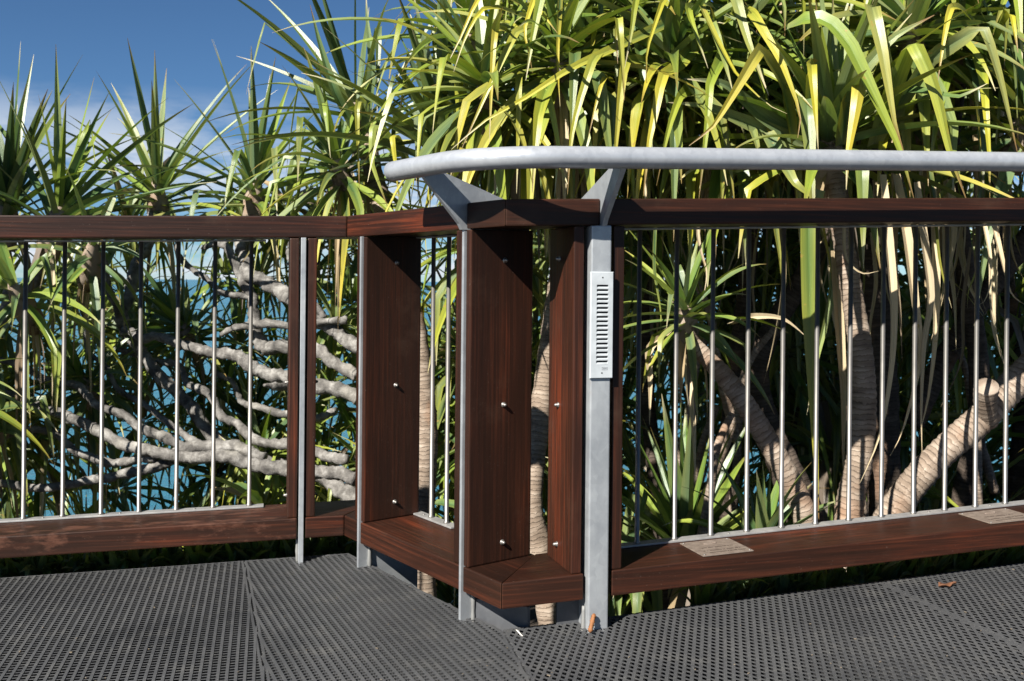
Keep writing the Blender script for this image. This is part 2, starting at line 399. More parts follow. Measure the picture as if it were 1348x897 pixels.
def wob(x, y): return 0.0022 * noise.noise(Vector((x * 2.3, y * 2.3, 3.1))) + 0.0008 * noise.noise(Vector((x * 9, y * 9, 1.0)))
def deck_mat(label, poly, hf, u, pitch=0.0183, cpitch=0.0152, ymin=0.6, rib=(0.0078, 0.0046), bar=0.0062, lift=0.0, u2=None):
    area = sum(poly[i][0] * poly[(i + 1) % len(poly)][1] - poly[(i + 1) % len(poly)][0] * poly[i][1] for i in range(len(poly)))
    if area < 0: poly = poly[::-1]
    c = sum((Vector(p) for p in poly), Vector((0, 0))) / len(poly)
    mb = MB(); v_ = perp(u)
    def bars(u, v, pitch, wb, wt, top, bot, seg):
        ts = [(Vector(p) - c).dot(v) for p in poly]; k = math.ceil(min(ts) / pitch)
        while k * pitch < max(ts):
            p = c + v * (k * pitch); k += 1
            r = clip_line(p, u, poly)
            if not r: continue
            n = max(1, int((r[1] - r[0]) / seg)); vv = []; ff = []
            for i in range(n + 1):
                q = p + u * (r[0] + (r[1] - r[0]) * i / n)
                for off, hz in ((-wb, bot), (-wt, top), (wt, top), (wb, bot)):
                    s = q + v * off / 2 * 1.0; vv.append((s.x, s.y, hf(s.x, s.y) + hz + wob(s.x, s.y) + lift))
            for i in range(n):
                for a in range(3): ff.append((i * 4 + a, i * 4 + a + 1, i * 4 + a + 5, i * 4 + a + 4))
            ff.append((0, 1, 2, 3)); ff.append((n * 4 + 3, n * 4 + 2, n * 4 + 1, n * 4)); mb.add(vv, ff)
    if u2 is None:
        bars(u, v_, pitch, 0.0062, 0.0066, 0.0, -0.013, 0.12)
        bars(v_, u, cpitch, 0.0006, 0.0056, -0.0012, -0.0032, 0.12)
    else:
        bars(u, v_, pitch, 0.0006, 0.0074, 0.0, -0.0026, 0.12)
        bars(u2, perp(u2), cpitch, 0.0006, 0.0074, -0.0003, -0.0029, 0.12)
    # rim
    n = len(poly)
    for i in range(n):
        a, b = Vector(poly[i]), Vector(poly[(i + 1) % n]); e = (b - a).normalized(); m = Vector((-e.y, e.x)); L_ = (b - a).length
        k = max(1, int(L_ / 0.15)); vv = []; ff = []
        for j in range(k + 1):
            q = a + (b - a) * j / k
            for off, hz in ((0.001, -0.0155), (0.0015, -0.0005), (0.007, -0.0005), (0.008, -0.0155)):
                s = q + m * off; vv.append((s.x, s.y, hf(s.x, s.y) + hz + wob(s.x, s.y) + lift))
        for j in range(k):
            for q_ in range(3): ff.append((j * 4 + q_, j * 4 + q_ + 1, j * 4 + q_ + 5, j * 4 + q_ + 4))
        mb.add(vv, ff)
    o = mesh_obj('deck_mat', mb.v, mb.f, M_RUB)
    return tag(o, label, 'mat', 'rubber mats covering the boardwalk')
def near(poly, y0):       # keep the mats within a few metres of the railing
    return poly
gap = 0.0012
gm = perp(uM) if perp(uM).x > 0 else -perp(uM)
gk = perp(uK) if perp(uK).x > 0 else -perp(uK)
LEN = 2.6
ml = [tuple(eLl), tuple(eLl - bL * LEN), tuple(Mt + uM * LEN - gm * gap), tuple(Mt - gm * gap)]
mm = [tuple(eB), tuple(Mt + gm * gap), tuple(Mt + uM * LEN + gm * gap), tuple(J0 + uK * 2.4 - gk * gap), tuple(J0 - gk * gap)]
mr1 = [tuple(J0 + gk * gap), tuple(J0 + uK * 2.4 + gk * gap), tuple(St - bR * LEN - uR * gap), tuple(St - uR * gap)]
mr2 = [tuple(St + uR * gap), tuple(St - bR * LEN + uR * gap), tuple(eRr - bR * LEN), tuple(eRr)]
deck_mat('dark grey ribbed rubber mat in front of the long left railing', ml, hL, -bL)
dia1 = bR * 0.88 + uR * 0.475; dia2 = bR * 0.88 - uR * 0.475
uMid = Vector((-math.sin(math.radians(24)), math.cos(math.radians(24))))
deck_mat('dark grey ribbed rubber mat in front of the two thin posts, left of the corner', mm, hL, uMid)
deck_mat('dark grey perforated rubber mat in front of the wide steel post', mr1, hR, dia1, 0.0168, 0.0168, u2=dia2)
deck_mat('dark grey perforated rubber mat under the small brown leaf at the right edge', mr2, hR, dia1, 0.0168, 0.0168, u2=dia2)

# ------------------------------------------------------------------ the balustrade
bal = empty('balustrade', (D.x, D.y, 0))
tag(bal, 'dark timber balustrade with steel rods, thin steel posts and a galvanised pipe handrail', 'railing')
def v3(p, z): return Vector((p[0], p[1], z))
def ang(u): return math.atan2(u.y, u.x)
TOP0, TOP1, BOT0, BOT1 = 0.938, 1.0, 0.068, 0.128

def rail(name, p0, u, b, k0, k1, hf, h0, h1, mat, end0=None, end1=None, bev=0.0035, wid=WID, d0=0.0):
    """timber along the line p0+u*k from k0 to k1; end0/end1 replace the square back corner for a mitre"""
    f0 = p0 + u * k0 - b * d0; f1 = p0 + u * k1 - b * d0
    b0 = end0 if end0 is not None else p0 + u * k0 + b * wid
    b1 = end1 if end1 is not None else p0 + u * k1 + b * wid
    v, f = prism([tuple(f0), tuple(f1), tuple(b1), tuple(b0)], hf, h0, h1)
    c = (f0 + b1) / 2
    return mesh_obj(name, v, f, mat, bal, frame_mw((c.x, c.y, hf(c.x, c.y) + h0), ang(u)), bevel=bev)

kA = on_line(L0, uL, 398, 500); kBp = on_line(B, uJ, 474.5, 500); kC = on_line(B, uJ, 609.5, 500); kE = on_line(D, uR, 793, 275)
kP = on_line(D - bR * 0.010, uR, 790.5, 500)
lenL = (B - L0).length; lenJ = (D - B).length; lenR = 4.0
g2 = 0.0012
# top rails
rail('top_rail', L0, uL, bL, -2.2, lenL - g2, hL, TOP0, TOP1, M_WOOD, None, Bb - uL * g2)
rail('top_rail', B, uJ, bJ, g2, kC - 0.010, hL, TOP0, TOP1, M_WOOD, Bb + uJ * g2, None)
rail('top_rail', B, uJ, bJ, kC + 0.010, lenJ - 0.0005, hL, TOP0, TOP1, M_WOOD, None, Db - uJ * 0.0005)
rail('top_rail', D, uR, bR, 0.0005, kE - 0.006, hR, TOP0, TOP1, M_WOOD, Db + uR * 0.0005, None)
rail('top_rail', D, uR, bR, kE + 0.012, lenR, hR, TOP0, TOP1, M_WOOD)
# bottom rails
rail('bottom_rail', L0, uL, bL, -2.2, kA - 0.012, hL, BOT0, BOT1, M_WOODW)
rail('bottom_rail', L0, uL, bL, kA + 0.012, lenL - g2, hL, BOT0, BOT1, M_WOOD, None, Bb - uL * g2)
rail('bottom_rail', B, uJ, bJ, g2, kBp - 0.008, hL, BOT0, BOT1, M_WOOD, Bb + uJ * g2, None)
rail('bottom_rail', B, uJ, bJ, kBp + 0.008, kC - 0.008, hL, BOT0, BOT1, M_WOOD)
rail('bottom_rail', B, uJ, bJ, kC + 0.008, lenJ - 0.0007, hL, BOT0, BOT1, M_WOOD, None, Db - uJ * 0.0007)
rail('bottom_rail', D, uR, bR, 0.0007, on_line(D, uR, 768, 780), hR, BOT0, BOT1, M_WOOD, Db + uR * 0.0007, None)
rail('bottom_rail', D, uR, bR, on_line(D, uR, 805, 780), lenR, hR, BOT0, BOT1, M_WOOD)

def steel(name, foot, hf, h0, h1, u, parent=None, bev=0.0015, mat=None):
    v, f = prism([tuple(p) for p in foot], hf, h0, h1); c = sum((Vector(p) for p in foot), Vector((0, 0))) / len(foot)
    return mesh_obj(name, v, f, mat or M_GALV, parent or bal, frame_mw((c.x, c.y, hf(c.x, c.y)), ang(u)), bevel=bev)
def plate_foot(p, u, b, k, t, d_in, d_out):
    c = p + u * k
    return [c - u * t / 2 - b * d_in, c + u * t / 2 - b * d_in, c + u * t / 2 + b * d_out, c - u * t / 2 + b * d_out]
def bolt(c, nrm, parent, r=0.0060, p=0.011):
    """dome nut on a washer"""
    nrm = nrm.normalized(); pts = [c - nrm * 0.001, c + nrm * 0.0015, c + nrm * 0.0016, c + nrm * p * .55, c + nrm * p * .85, c + nrm * p]
    v, f = tube(pts, [r * 1.15, r * 1.15, r * .8, r * .78, r * .55, r * .12], 10)
    return mesh_obj('bolt', v, f, M_STEEL, parent, smooth=True)
def board(p, u, b, k0, k1, hf, d0, d1, bolts=0, h0=BOT1 + 0.001, h1=TOP0 - 0.002):
    foot = [p + u * k0 + b * d0, p + u * k1 + b * d0, p + u * k1 + b * d1, p + u * k0 + b * d1]
    v, f = prism([tuple(q) for q in foot], hf, h0, h1); c = (foot[0] + foot[2]) / 2
    o = mesh_obj('upright_board', v, f, M_WOODV, bal, frame_mw((c.x, c.y, hf(c.x, c.y) + h0), ang(u)), bevel=0.0035)
    if bolts:
        kk = k1 if bolts > 0 else k0
        q = p + u * kk + b * (d0 + 0.098)
        for h in (0.175, 0.51, 0.862):
            bolt(v3(q, hf(q.x, q.y) + h), v3(u * (1 if bolts > 0 else -1), 0), o)
    return o
# post A: flat plate between two boards
TH = 0.027
pA = steel('post', plate_foot(L0, uL, bL, kA, 0.0145, 0.005, 0.19), hL, -0.35, TOP0 - 0.001, uL)
board(L0, uL, bL, kA - 0.012 - TH, kA - 0.012, hL, 0.002, 0.185, -1)
board(L0, uL, bL, kA + 0.012, kA + 0.012 + TH, hL, 0.002, 0.185, 1)
# post B
pB = steel('post', plate_foot(B, uJ, bJ, kBp, 0.009, 0.004, 0.19), hL, -0.35, TOP0 - 0.001, uJ)
board(B, uJ, bJ, kBp - 0.006 - TH, kBp - 0.006, hL, 0.002, 0.180, 0)
board(B, uJ, bJ, kBp + 0.006, kBp + 0.006 + TH * .7, hL, 0.002, 0.180, 1)
# post C carries the first handrail bracket
pC = steel('post', plate_foot(B, uJ, bJ, kC, 0.009, 0.004, 0.19), hL, -0.35, TOP0 + 0.004, uJ)
board(B, uJ, bJ, kC - 0.006 - 0.034, kC - 0.006, hL, 0.002, 0.185, 0)
board(B, uJ, bJ, kC + 0.006, kC + 0.006 + TH * .8, hL, 0.002, 0.185, 1)
# post E: square hollow section
cE = D + uR * kP
fE = [cE - uR * 0.0255 - bR * 0.010, cE + uR * 0.0245 - bR * 0.010, cE + uR * 0.0245 + bR * 0.066, cE - uR * 0.0255 + bR * 0.066]
pE = steel('post', fE, hR, -0.35, TOP0 - 0.001, uR, bev=0.0035)
qE = D + bR * 0.003
board(D, uR, bR, on_line(qE, uR, 754, 500), on_line(qE, uR, 767.5, 500), hR, 0.003, 0.175, -1)
board(D, uR, bR, on_line(qE, uR, 806.5, 500), on_line(qE, uR, 820.5, 500), hR, 0.003, 0.175, 0)

# weld beads and bracket plates below the bottom rail
def weld(p, u, b, k, side, d, hf, h0, h1, parent):
    q = p + u * (k + side) + b * d; pts = [v3(q, hf(q.x, q.y) + h0 + (h1 - h0) * i / 10) for i in range(11)]
    v, f = tube(pts, [0.0036 + 0.0030 * random.random() for _ in pts], 8)
    mesh_obj('weld', v, f, M_WELD, parent, smooth=True)
weld(B, uJ, bJ, kC, 0.008, 0.030, hL, -0.05, 0.062, pC); weld(B, uJ, bJ, kBp, 0.008, 0.030, hL, -0.05, 0.062, pB)
weld(L0, uL, bL, kA, -0.009, 0.022, hL, -0.05, 0.062, pA)
weld(D, uR, bR, kP, -0.029, 0.010, hR, -0.06, 0.05, pE)
for p, u, b, k, hf, par in ((B, uJ, bJ, kC, hL, pC),):     # outrigger plate turned back from the post
    c = p + u * (k + 0.006); v, f = prism([tuple(c + b * 0.034), tuple(c + u * 0.13 + b * 0.10), tuple(c + u * 0.13 + b * 0.108), tuple(c + b * 0.042)], hf, -0.30, 0.045)
    mesh_obj('fixing_plate', v, f, M_GALVD, par, bevel=0.001)
c = cE - uR * 0.0255; v, f = prism([tuple(c - uR * 0.055 + bR * 0.050), tuple(c + bR * 0.050), tuple(c + bR * 0.058), tuple(c - uR * 0.055 + bR * 0.058)], hR, -0.30, 0.06)
mesh_obj('fixing_plate', v, f, M_GALVD, pE, bevel=0.001)

# steel rods and the flat strips that hold them
SB = 0.178
def rods(p, u, b, hf, pxs, rowy, n_extra0=0, n_extra1=0, s0=None, s1=None):
    q = p + b * SB
    ks = [on_line(q, u, x, rowy) for x in pxs]
    n = len(ks); step = (ks[-1] - ks[0]) / (n - 1)
    ks = [ks[0] + step * i for i in range(-n_extra0, n + n_extra1)]
    a = s0 if s0 is not None else ks[0] - 0.05; z = s1 if s1 is not None else ks[-1] + 0.05
    for h0, h1 in ((BOT1 + 0.001, BOT1 + 0.006), (TOP0 - 0.0065, TOP0 - 0.0015)):
        ft = [q + u * a - b * 0.016, q + u * z - b * 0.016, q + u * z + b * 0.016, q + u * a + b * 0.016]
        steel('rod_strip', ft, hf, h0, h1, u, bev=0.001, mat=M_STRIP)
    base = None
    for k in ks:
        c = q + u * k; z0 = hf(c.x, c.y)
        if base is None:
            v, f = tube([Vector((0, 0, BOT1 + 0.004)), Vector((0, 0, BOT1 + 0.010)), Vector((0, 0, BOT1 + 0.012)), Vector((0, 0, TOP0 - 0.004))], [0.0096, 0.0084, 0.0063, 0.0063], 12)
            o = mesh_obj('baluster', v, f, M_STEEL, bal, Matrix.Translation((c.x, c.y, z0)), smooth=True, local=True); base = o.data
        else:
            o = bpy.data.objects.new('baluster', base); link(o, bal, Matrix.Translation((c.x, c.y, z0)))
    for k in [ks[i] + step / 2 for i in range(0, len(ks) - 1, 2)]:    # countersunk screws in the strip
        c = q + u * k; bolt(v3(c, hf(c.x, c.y) + BOT1 + 0.0055), Vector((0, 0, 1)), bal, 0.0036, 0.0022)
rods(L0, uL, bL, hL, [32.5, 84, 133, 183.5, 233, 281.5, 329.5], 500, 8, 0, None, on_line(L0 + bL * SB, uL, 347, 668))
rods(B, uJ, bJ, hL, [550, 570, 589.5], 500, 0, 0)
rods(D, uR, bR, hR, [840.5, 889, 938, 985, 1032, 1077, 1119.5, 1162.5, 1204.5, 1246, 1286, 1324.5], 500, 0, 16, on_line(D + bR * SB, uR, 812, 700) , None)

# handrail pipe with a wide bend
DT, TR, TH_ = 0.118, 0.0245, 1.083
pJ = B + uJ * kC - bJ * DT; pR = D - bR * DT
crn = isect(pJ, uJ, pR, uR)
kEnd = on_line(pJ, uJ, 517, 224)
path = []; turn = math.acos(uJ.dot(uR)); R_ = 0.24; tl = R_ * math.tan(turn / 2)
a0 = pJ + uJ * kEnd
bs = crn - uJ * tl; be = crn + uR * tl
cc = bs + Vector((-uJ.y, uJ.x)) * R_
def hz(p):
    s = (p - pR).dot(uR); return (hL(p.x, p.y) if s < 0 else hR(p.x, p.y))
for i in range(8): path.append(a0 + (bs - a0) * i / 8)
for i in range(25):
    a = turn * i / 24; d = (bs - cc); ca, sa = math.cos(a), math.sin(a)
    path.append(cc + Vector((d.x * ca - d.y * sa, d.x * sa + d.y * ca)))
for i in range(1, 41): path.append(be + uR * (3.6 * i / 40))
P3 = [v3(p, 0) for p in path]
za = hL(a0.x, a0.y); zb = hR(path[-1].x, path[-1].y)
for i, p in enumerate(P3):
    s = (path[i] - pR).dot(uR); wgt = min(1, max(0, (s + 0.15) / 0.30)); p.z = TH_ + (1 - wgt) * hL(p.x, p.y) + wgt * hR(p.x, p.y)
t0 = (P3[1] - P3[0]).normalized()
P3 = [P3[0] - t0 * 0.0035, P3[0] - t0 * 0.002] + P3
rr = [TR * 0.80, TR * 0.95] + [TR] * (len(P3) - 2)
v, f = tube(P3, rr, 28)
mesh_obj('handrail', v, f, M_PIPE, bal, Matrix.Translation(P3[10]), smooth=True)

def bracket(p, u, b, k, hf, t, par):
    """flat plate rising through the top rail and leaning out to the pipe"""
    c = p + u * k
    prof = [(-0.010, TOP0 - 0.002), (0.155, TOP0 - 0.002), (0.155, TOP1 + 0.001), (-DT + 0.052, TH_ - 0.012), (-DT + 0.022, TH_ - 0.004), (-DT + 0.0, TH_ - TR + 0.003), (-DT - 0.004, TH_ - TR + 0.002), (-0.018, TOP0 + 0.012)]
    v = []
    for s in (-t / 2, t / 2):
        for d, h in prof: q = c + b * d + u * s; v.append(v3(q, hf(c.x, c.y) + h))
    n = len(prof); f = [tuple(range(n)), tuple(range(2 * n - 1, n - 1, -1))] + [(i, n + i, n + (i + 1) % n, (i + 1) % n) for i in range(n)]
    cc3 = v3(c, hf(c.x, c.y) + 1.0)
    mesh_obj('handrail_bracket', v, f, M_GALV, par, frame_mw(cc3, ang(u)))
bracket(B, uJ, bJ, kC, hL, 0.012, pC)
bracket(D, uR, bR, kE + 0.002, hR, 0.012, pE)

# ------------------------------------------------------------------ louvred light on the wide post
def post_light():
    q = cE - bR * 0.0105; z0 = hR(cE.x, cE.y)
    top = unp(790, 358, q.y).z; bot = unp(788, 498, q.y).z
    H = top - bot; Wd = 0.0565; zc = (top + bot) / 2
    root = empty('post_light', (q.x, q.y, bot)); tag(root, 'slim pale grey louvred light fixed to the wide steel post', 'light')
    ax = v3(uR, 0); ay = v3(-bR, 0); az = Vector((0, 0, 1)); o3 = v3(q - uR * 0.0005, zc)
    mw = Matrix(((ax.x, ay.x, 0, o3.x), (ax.y, ay.y, 0, o3.y), (0, 0, 1, o3.z), (0, 0, 0, 1)))
    sw = 0.029; st, sb = H / 2 - 0.030, -H / 2 + 0.031
    sx0, sx1 = -sw / 2 + 0.001, sw / 2 + 0.001
    mb = MB(); T = 0.0065; e1, e2, e3 = Vector((1, 0, 0)), Vector((0, 1, 0)), Vector((0, 0, 1))
    def bx(x0, x1, z0, z1, y0=0.0, y1=T): mb.add(*box(((x0 + x1) / 2, (y0 + y1) / 2, (z0 + z1) / 2), e1, e2, e3, x1 - x0, y1 - y0, z1 - z0))
    # plate with an opening, outer edge softened
    ou = [(-Wd / 2, -H / 2), (Wd / 2, -H / 2), (Wd / 2, H / 2), (-Wd / 2, H / 2)]; inn = [(sx0, sb), (sx1, sb), (sx1, st), (sx0, st)]
    V = []; bv = 0.0016
    for (x, z), y in [(p, 0.0) for p in ou] + [(p, T - bv) for p in ou]: V.append((x, y, z))
    V += [(x - math.copysign(bv, x), T, z - math.copysign(bv, z)) for x, z in ou]
    V += [(x, T, z) for x, z in inn] + [(x, 0.001, z) for x, z in inn]
    F = []
    for lvl in range(4):
        for i in range(4): j = (i + 1) % 4; F.append((lvl * 4 + i, lvl * 4 + j, lvl * 4 + 4 + j, lvl * 4 + 4 + i))
    mesh_obj('face_plate', V, F, M_PAINT, root, mw, local=True)
    mesh_obj('recess', [(sx0, 0.0012, sb), (sx1, 0.0012, sb), (sx1, 0.0012, st), (sx0, 0.0012, st)], [(0, 1, 2, 3)], M_DARK, root, mw, local=True)
    n = 18; pt = (st - sb) / n; data = None
    for i in range(n):
        zc_ = st - pt * (i + 0.5)
        m4 = mw @ Matrix.Translation(((sx0 + sx1) / 2, 0, zc_))
        if data is None:
            h = pt
            prof = [(0.0013, h * .12), (T + 0.0002, -h * .16), (T + 0.0002, -h * .48), (T - 0.0012, -h * .48), (0.0013, -h * .02)]
            vv = [(s * (sw / 2 - 0.0001), y, z) for s in (-1, 1) for y, z in prof]; k = len(prof)
            ff = [tuple(range(k - 1, -1, -1)), tuple(range(k, 2 * k))] + [(a, (a + 1) % k, k + (a + 1) % k, k + a) for a in range(k)]
            o = mesh_obj('louvre_slat', vv, ff, M_PAINT, root, m4, local=True); data = o.data
        else: link(bpy.data.objects.new('louvre_slat', data), root, m4)
    for z in (H / 2 - 0.0135, -H / 2 + 0.0125):
        vv, ff = tube([Vector((0.001, T - 0.001, z)), Vector((0.001, T + 0.0003, z))], [0.0019, 0.0019], 10)
        mesh_obj('screw_hole', vv, ff, M_DARK, root, mw, local=True)
    mb = MB(); zl = -H / 2 + 0.0225; xl0, xl1 = 0.0010, 0.0150; hh = 0.0032
    for a in ((xl0, xl1, zl - hh, zl - hh + 0.0005), (xl0, xl1, zl + hh - 0.0005, zl + hh), (xl0, xl0 + 0.0005, zl - hh, zl + hh), (xl1 - 0.0005, xl1, zl - hh, zl + hh)): bx(*a, T - 0.0002, T + 0.00025)
    for i in range(5): bx(xl0 + 0.0022 + i * 0.0021, xl0 + 0.0034 + i * 0.0021, zl - 0.0012, zl + 0.0012, T - 0.0002, T + 0.00025)
    mesh_obj('maker_mark', mb.v, mb.f, simple('grey_print', (0.10, 0.10, 0.11), 0.6), root, mw, local=True)
post_light()

# ------------------------------------------------------------------ memorial plaques on the right bottom rail
def plaque(pxs, label):
    """front-left corner column and front-right corner column on the rail top"""
    pts = []
    for px, py in pxs:
        s = 2.6
        for _ in range(12):
            q = unp(px, py, s); tz = hR(q.x, q.y) + BOT1 + 0.002; s *= (EYE - tz) / max(1e-3, EYE - q.z)
        pts.append(unp(px, py, s))
    fl, fr, bl = pts
    W_ = (Vector((fr.x, fr.y)) - Vector((fl.x, fl.y))).dot(uR); Hh = (Vector((bl.x, bl.y)) - Vector((fl.x, fl.y))).dot(bR)
    dd = min(max((Vector((fl.x, fl.y)) - D).dot(bR), 0.02), 0.2 - 0.04 - Hh)
    f2 = D + uR * (Vector((fl.x, fl.y)) - D).dot(uR) + bR * dd
    c = f2 + uR * W_ / 2 + bR * Hh / 2
    ux = Vector((uR.x, uR.y, 0.0346)).normalized(); uz = Vector((0, 0, 1)); uz = (uz - ux * uz.dot(ux)).normalized(); uy = uz.cross(ux)
    o3 = v3(c, hR(c.x, c.y) + BOT1)
    mw = Matrix(((ux.x, uy.x, uz.x, o3.x), (ux.y, uy.y, uz.y, o3.y), (ux.z, uy.z, uz.z, o3.z), (0, 0, 0, 1)))
    root = empty('memorial_plaque', o3); tag(root, label, 'plaque', 'bronze plaques on the bottom rail')
    e1, e2, e3 = Vector((1, 0, 0)), Vector((0, 1, 0)), Vector((0, 0, 1))
    v, f = box((0, 0, 0.0022), e1, e2, e3, W_, Hh, 0.003); mesh_obj('plate', v, f, M_PLAQ, root, mw, bevel=0.0008, local=True)
    mb = MB(); rnd = random.Random(5)
    for row, (yy, x0, x1) in enumerate(((-0.02, -.30, .30), (-.22, -.36, .36), (-.36, -.30, .40))):
        x = x0 * W_
        while x < x1 * W_:
            lw = rnd.uniform(.0016, .0034); mb.add(*box((x + lw / 2, yy * Hh, 0.00395), e1, e2, e3, lw, 0.0042 * rnd.uniform(.7, 1), 0.0006)); x += lw + rnd.choice((.0009, .0009, .0012, .004))
    tag(mesh_obj('engraved_lines', mb.v, mb.f, M_PLAQD, root, mw, local=True), kind='stuff')
    ring = [Vector((0.012 * math.cos(a) * 1.5, Hh * .26 + 0.006 * math.sin(a), 0.0041)) for a in [2 * math.pi * i / 20 for i in range(21)]]
    v, f = tube(ring, [0.0012] * 21, 6, False); mesh_obj('raised_emblem', v, f, M_PLAQ, root, mw, smooth=True, local=True)
    for sx in (-1, 1):
        for sy in (-1, 1):
            v, f = tube([Vector((sx * (W_ / 2 - .007), sy * (Hh / 2 - .007), z)) for z in (0.003, 0.0048, 0.0056)], [0.0032, 0.0028, 0.001], 10)
            mesh_obj('screw', v, f, M_STEEL, root, mw, smooth=True, local=True)
plaque(((931, 736), (996.5, 727.7), (902.5, 718)), 'bronze plaque on the bottom rail near the wide steel post')
plaque(((1308.6, 691.4), (1369, 683), (1272, 677)), 'bronze plaque on the bottom rail at the right edge of the picture')

# ------------------------------------------------------------------ pandanus leaves
GREEN = [(0.090, 0.165, 0.036), (0.065, 0.130, 0.055), (0.135, 0.205, 0.038), (0.095, 0.150, 0.085), (0.165, 0.225, 0.045), (0.042, 0.090, 0.038), (0.060, 0.115, 0.062), (0.150, 0.200, 0.090)]
YEL = [(0.42, 0.37, 0.030), (0.33, 0.35, 0.035), (0.50, 0.40, 0.045)]
STRAW = [(0.34, 0.25, 0.15), (0.22, 0.16, 0.11), (0.42, 0.34, 0.23), (0.15, 0.12, 0.10)]
BROWN = (0.16, 0.085, 0.045)
RL = random.Random(77)
def lerp(a, b, t): return tuple(a[i] + (b[i] - a[i]) * t for i in range(3))
def wprof(t, w):
    """strap leaf: slightly narrowed base, long parallel middle, whip tip"""
    if t < 0.12: k = 0.80 + 0.20 * t / 0.12
    elif t < 0.34: k = 1.0
    else: k = max(0.03, (1 - (t - 0.34) / 0.66) ** 0.92)
    return w * k
def leaf_strip(pts, w, side0=None, twist=0.0, vee=0.32, yellow=0.0, base=None, dead=False, facing=None):
    """returns verts, faces, colours, uvs of one folded strap leaf along pts"""
    n = len(pts); v = []; cols = []; uvs = []
    s = side0
    base = base or RL.choice(GREEN)
    yc = RL.choice(YEL); tipc = BROWN if RL.random() < .6 else (0.42, 0.36, 0.26)
    for i, p in enumerate(pts):
        t = i / (n - 1)
        tg = (pts[min(i + 1, n - 1)] - pts[max(i - 1, 0)]).normalized()
        if facing is not None:
            s2 = tg.cross(facing)
            if s2.length < 0.15: s2 = s if s is not None else Vector((1, 0, 0))
            s2.normalize()
            if s is not None and s2.dot(s) < 0: s2 = -s2
            s = s2
        s = (s - tg * s.dot(tg)).normalized()
        nn = s.cross(tg).normalized()
        a = twist * t; sd = s * math.cos(a) + nn * math.sin(a); up = nn * math.cos(a) - s * math.sin(a)
        ww = wprof(t, w) / 2
        v += [p - sd * ww + up * (ww * vee), p, p, p + sd * ww + up * (ww * vee)]
        y = yellow * max(0.0, min(1.0, (t - 0.25) / 0.5))
        c = base if dead else lerp(base, yc, y)
        if not dead and t > 0.86: c = lerp(c, tipc, min(1, (t - 0.86) / 0.08))
        if not dead and t < 0.10: c = lerp((0.20, 0.22, 0.12), c, t / 0.10)
        edge = lerp(c, yc, 0.12 + 0.35 * yellow) if not dead else c
        cols += [edge, c, c, edge]; uvs += [(0, t * 6), (0.5, t * 6), (0.5, t * 6), (1, t * 6)]
    f = []
    for i in range(n - 1):
        a = i * 4; f += [(a, a + 1, a + 5, a + 4), (a + 2, a + 3, a + 7, a + 6)]
    return v, f, cols, uvs
def put_leaf(me_v, me_f, cols, uvs, name, parent, dead=False):
    me = bpy.data.meshes.new(name); me.from_pydata([tuple(p) for p in me_v], [], me_f)
    ca = me.color_attributes.new('Col', 'FLOAT_COLOR', 'POINT')
    ca.data.foreach_set('color', [x for c in cols for x in (*c, 1.0)])
    ul = me.uv_layers.new(name='UVMap')
    idx = [0] * len(me.loops); me.loops.foreach_get('vertex_index', idx)
    ul.data.foreach_set('uv', [x for i in idx for x in uvs[i]])
    me.polygons.foreach_set('use_smooth', [True] * len(me.polygons))
    me.materials.append(M_DRY if dead else M_LEAF)
    return link(bpy.data.objects.new(name, me), parent)

def leaf_path(p0, d0, length, droop, kink, n=11, out=None):
    """a stiff strap that arches, and past the kink (if any) folds and hangs"""
    pts = [p0.copy()]; d = d0.normalized(); st = length / (n - 1); kd = False
    wind = Vector((RL.uniform(-.15, .15), RL.uniform(-.15, .15), 0))
    for i in range(1, n):
        t = i / (n - 1)
        if kink and t >= kink and not kd:
            o = Vector((d.x, d.y, 0)); d = (o * RL.uniform(0.10, 0.40) + Vector((0, 0, -1)) + wind).normalized(); kd = True
        else:
            d = (d + Vector((0, 0, -1)) * droop * (0.35 + t) * (2.0 / n)).normalized()
        pts.append(pts[-1] + d * st)
    return pts

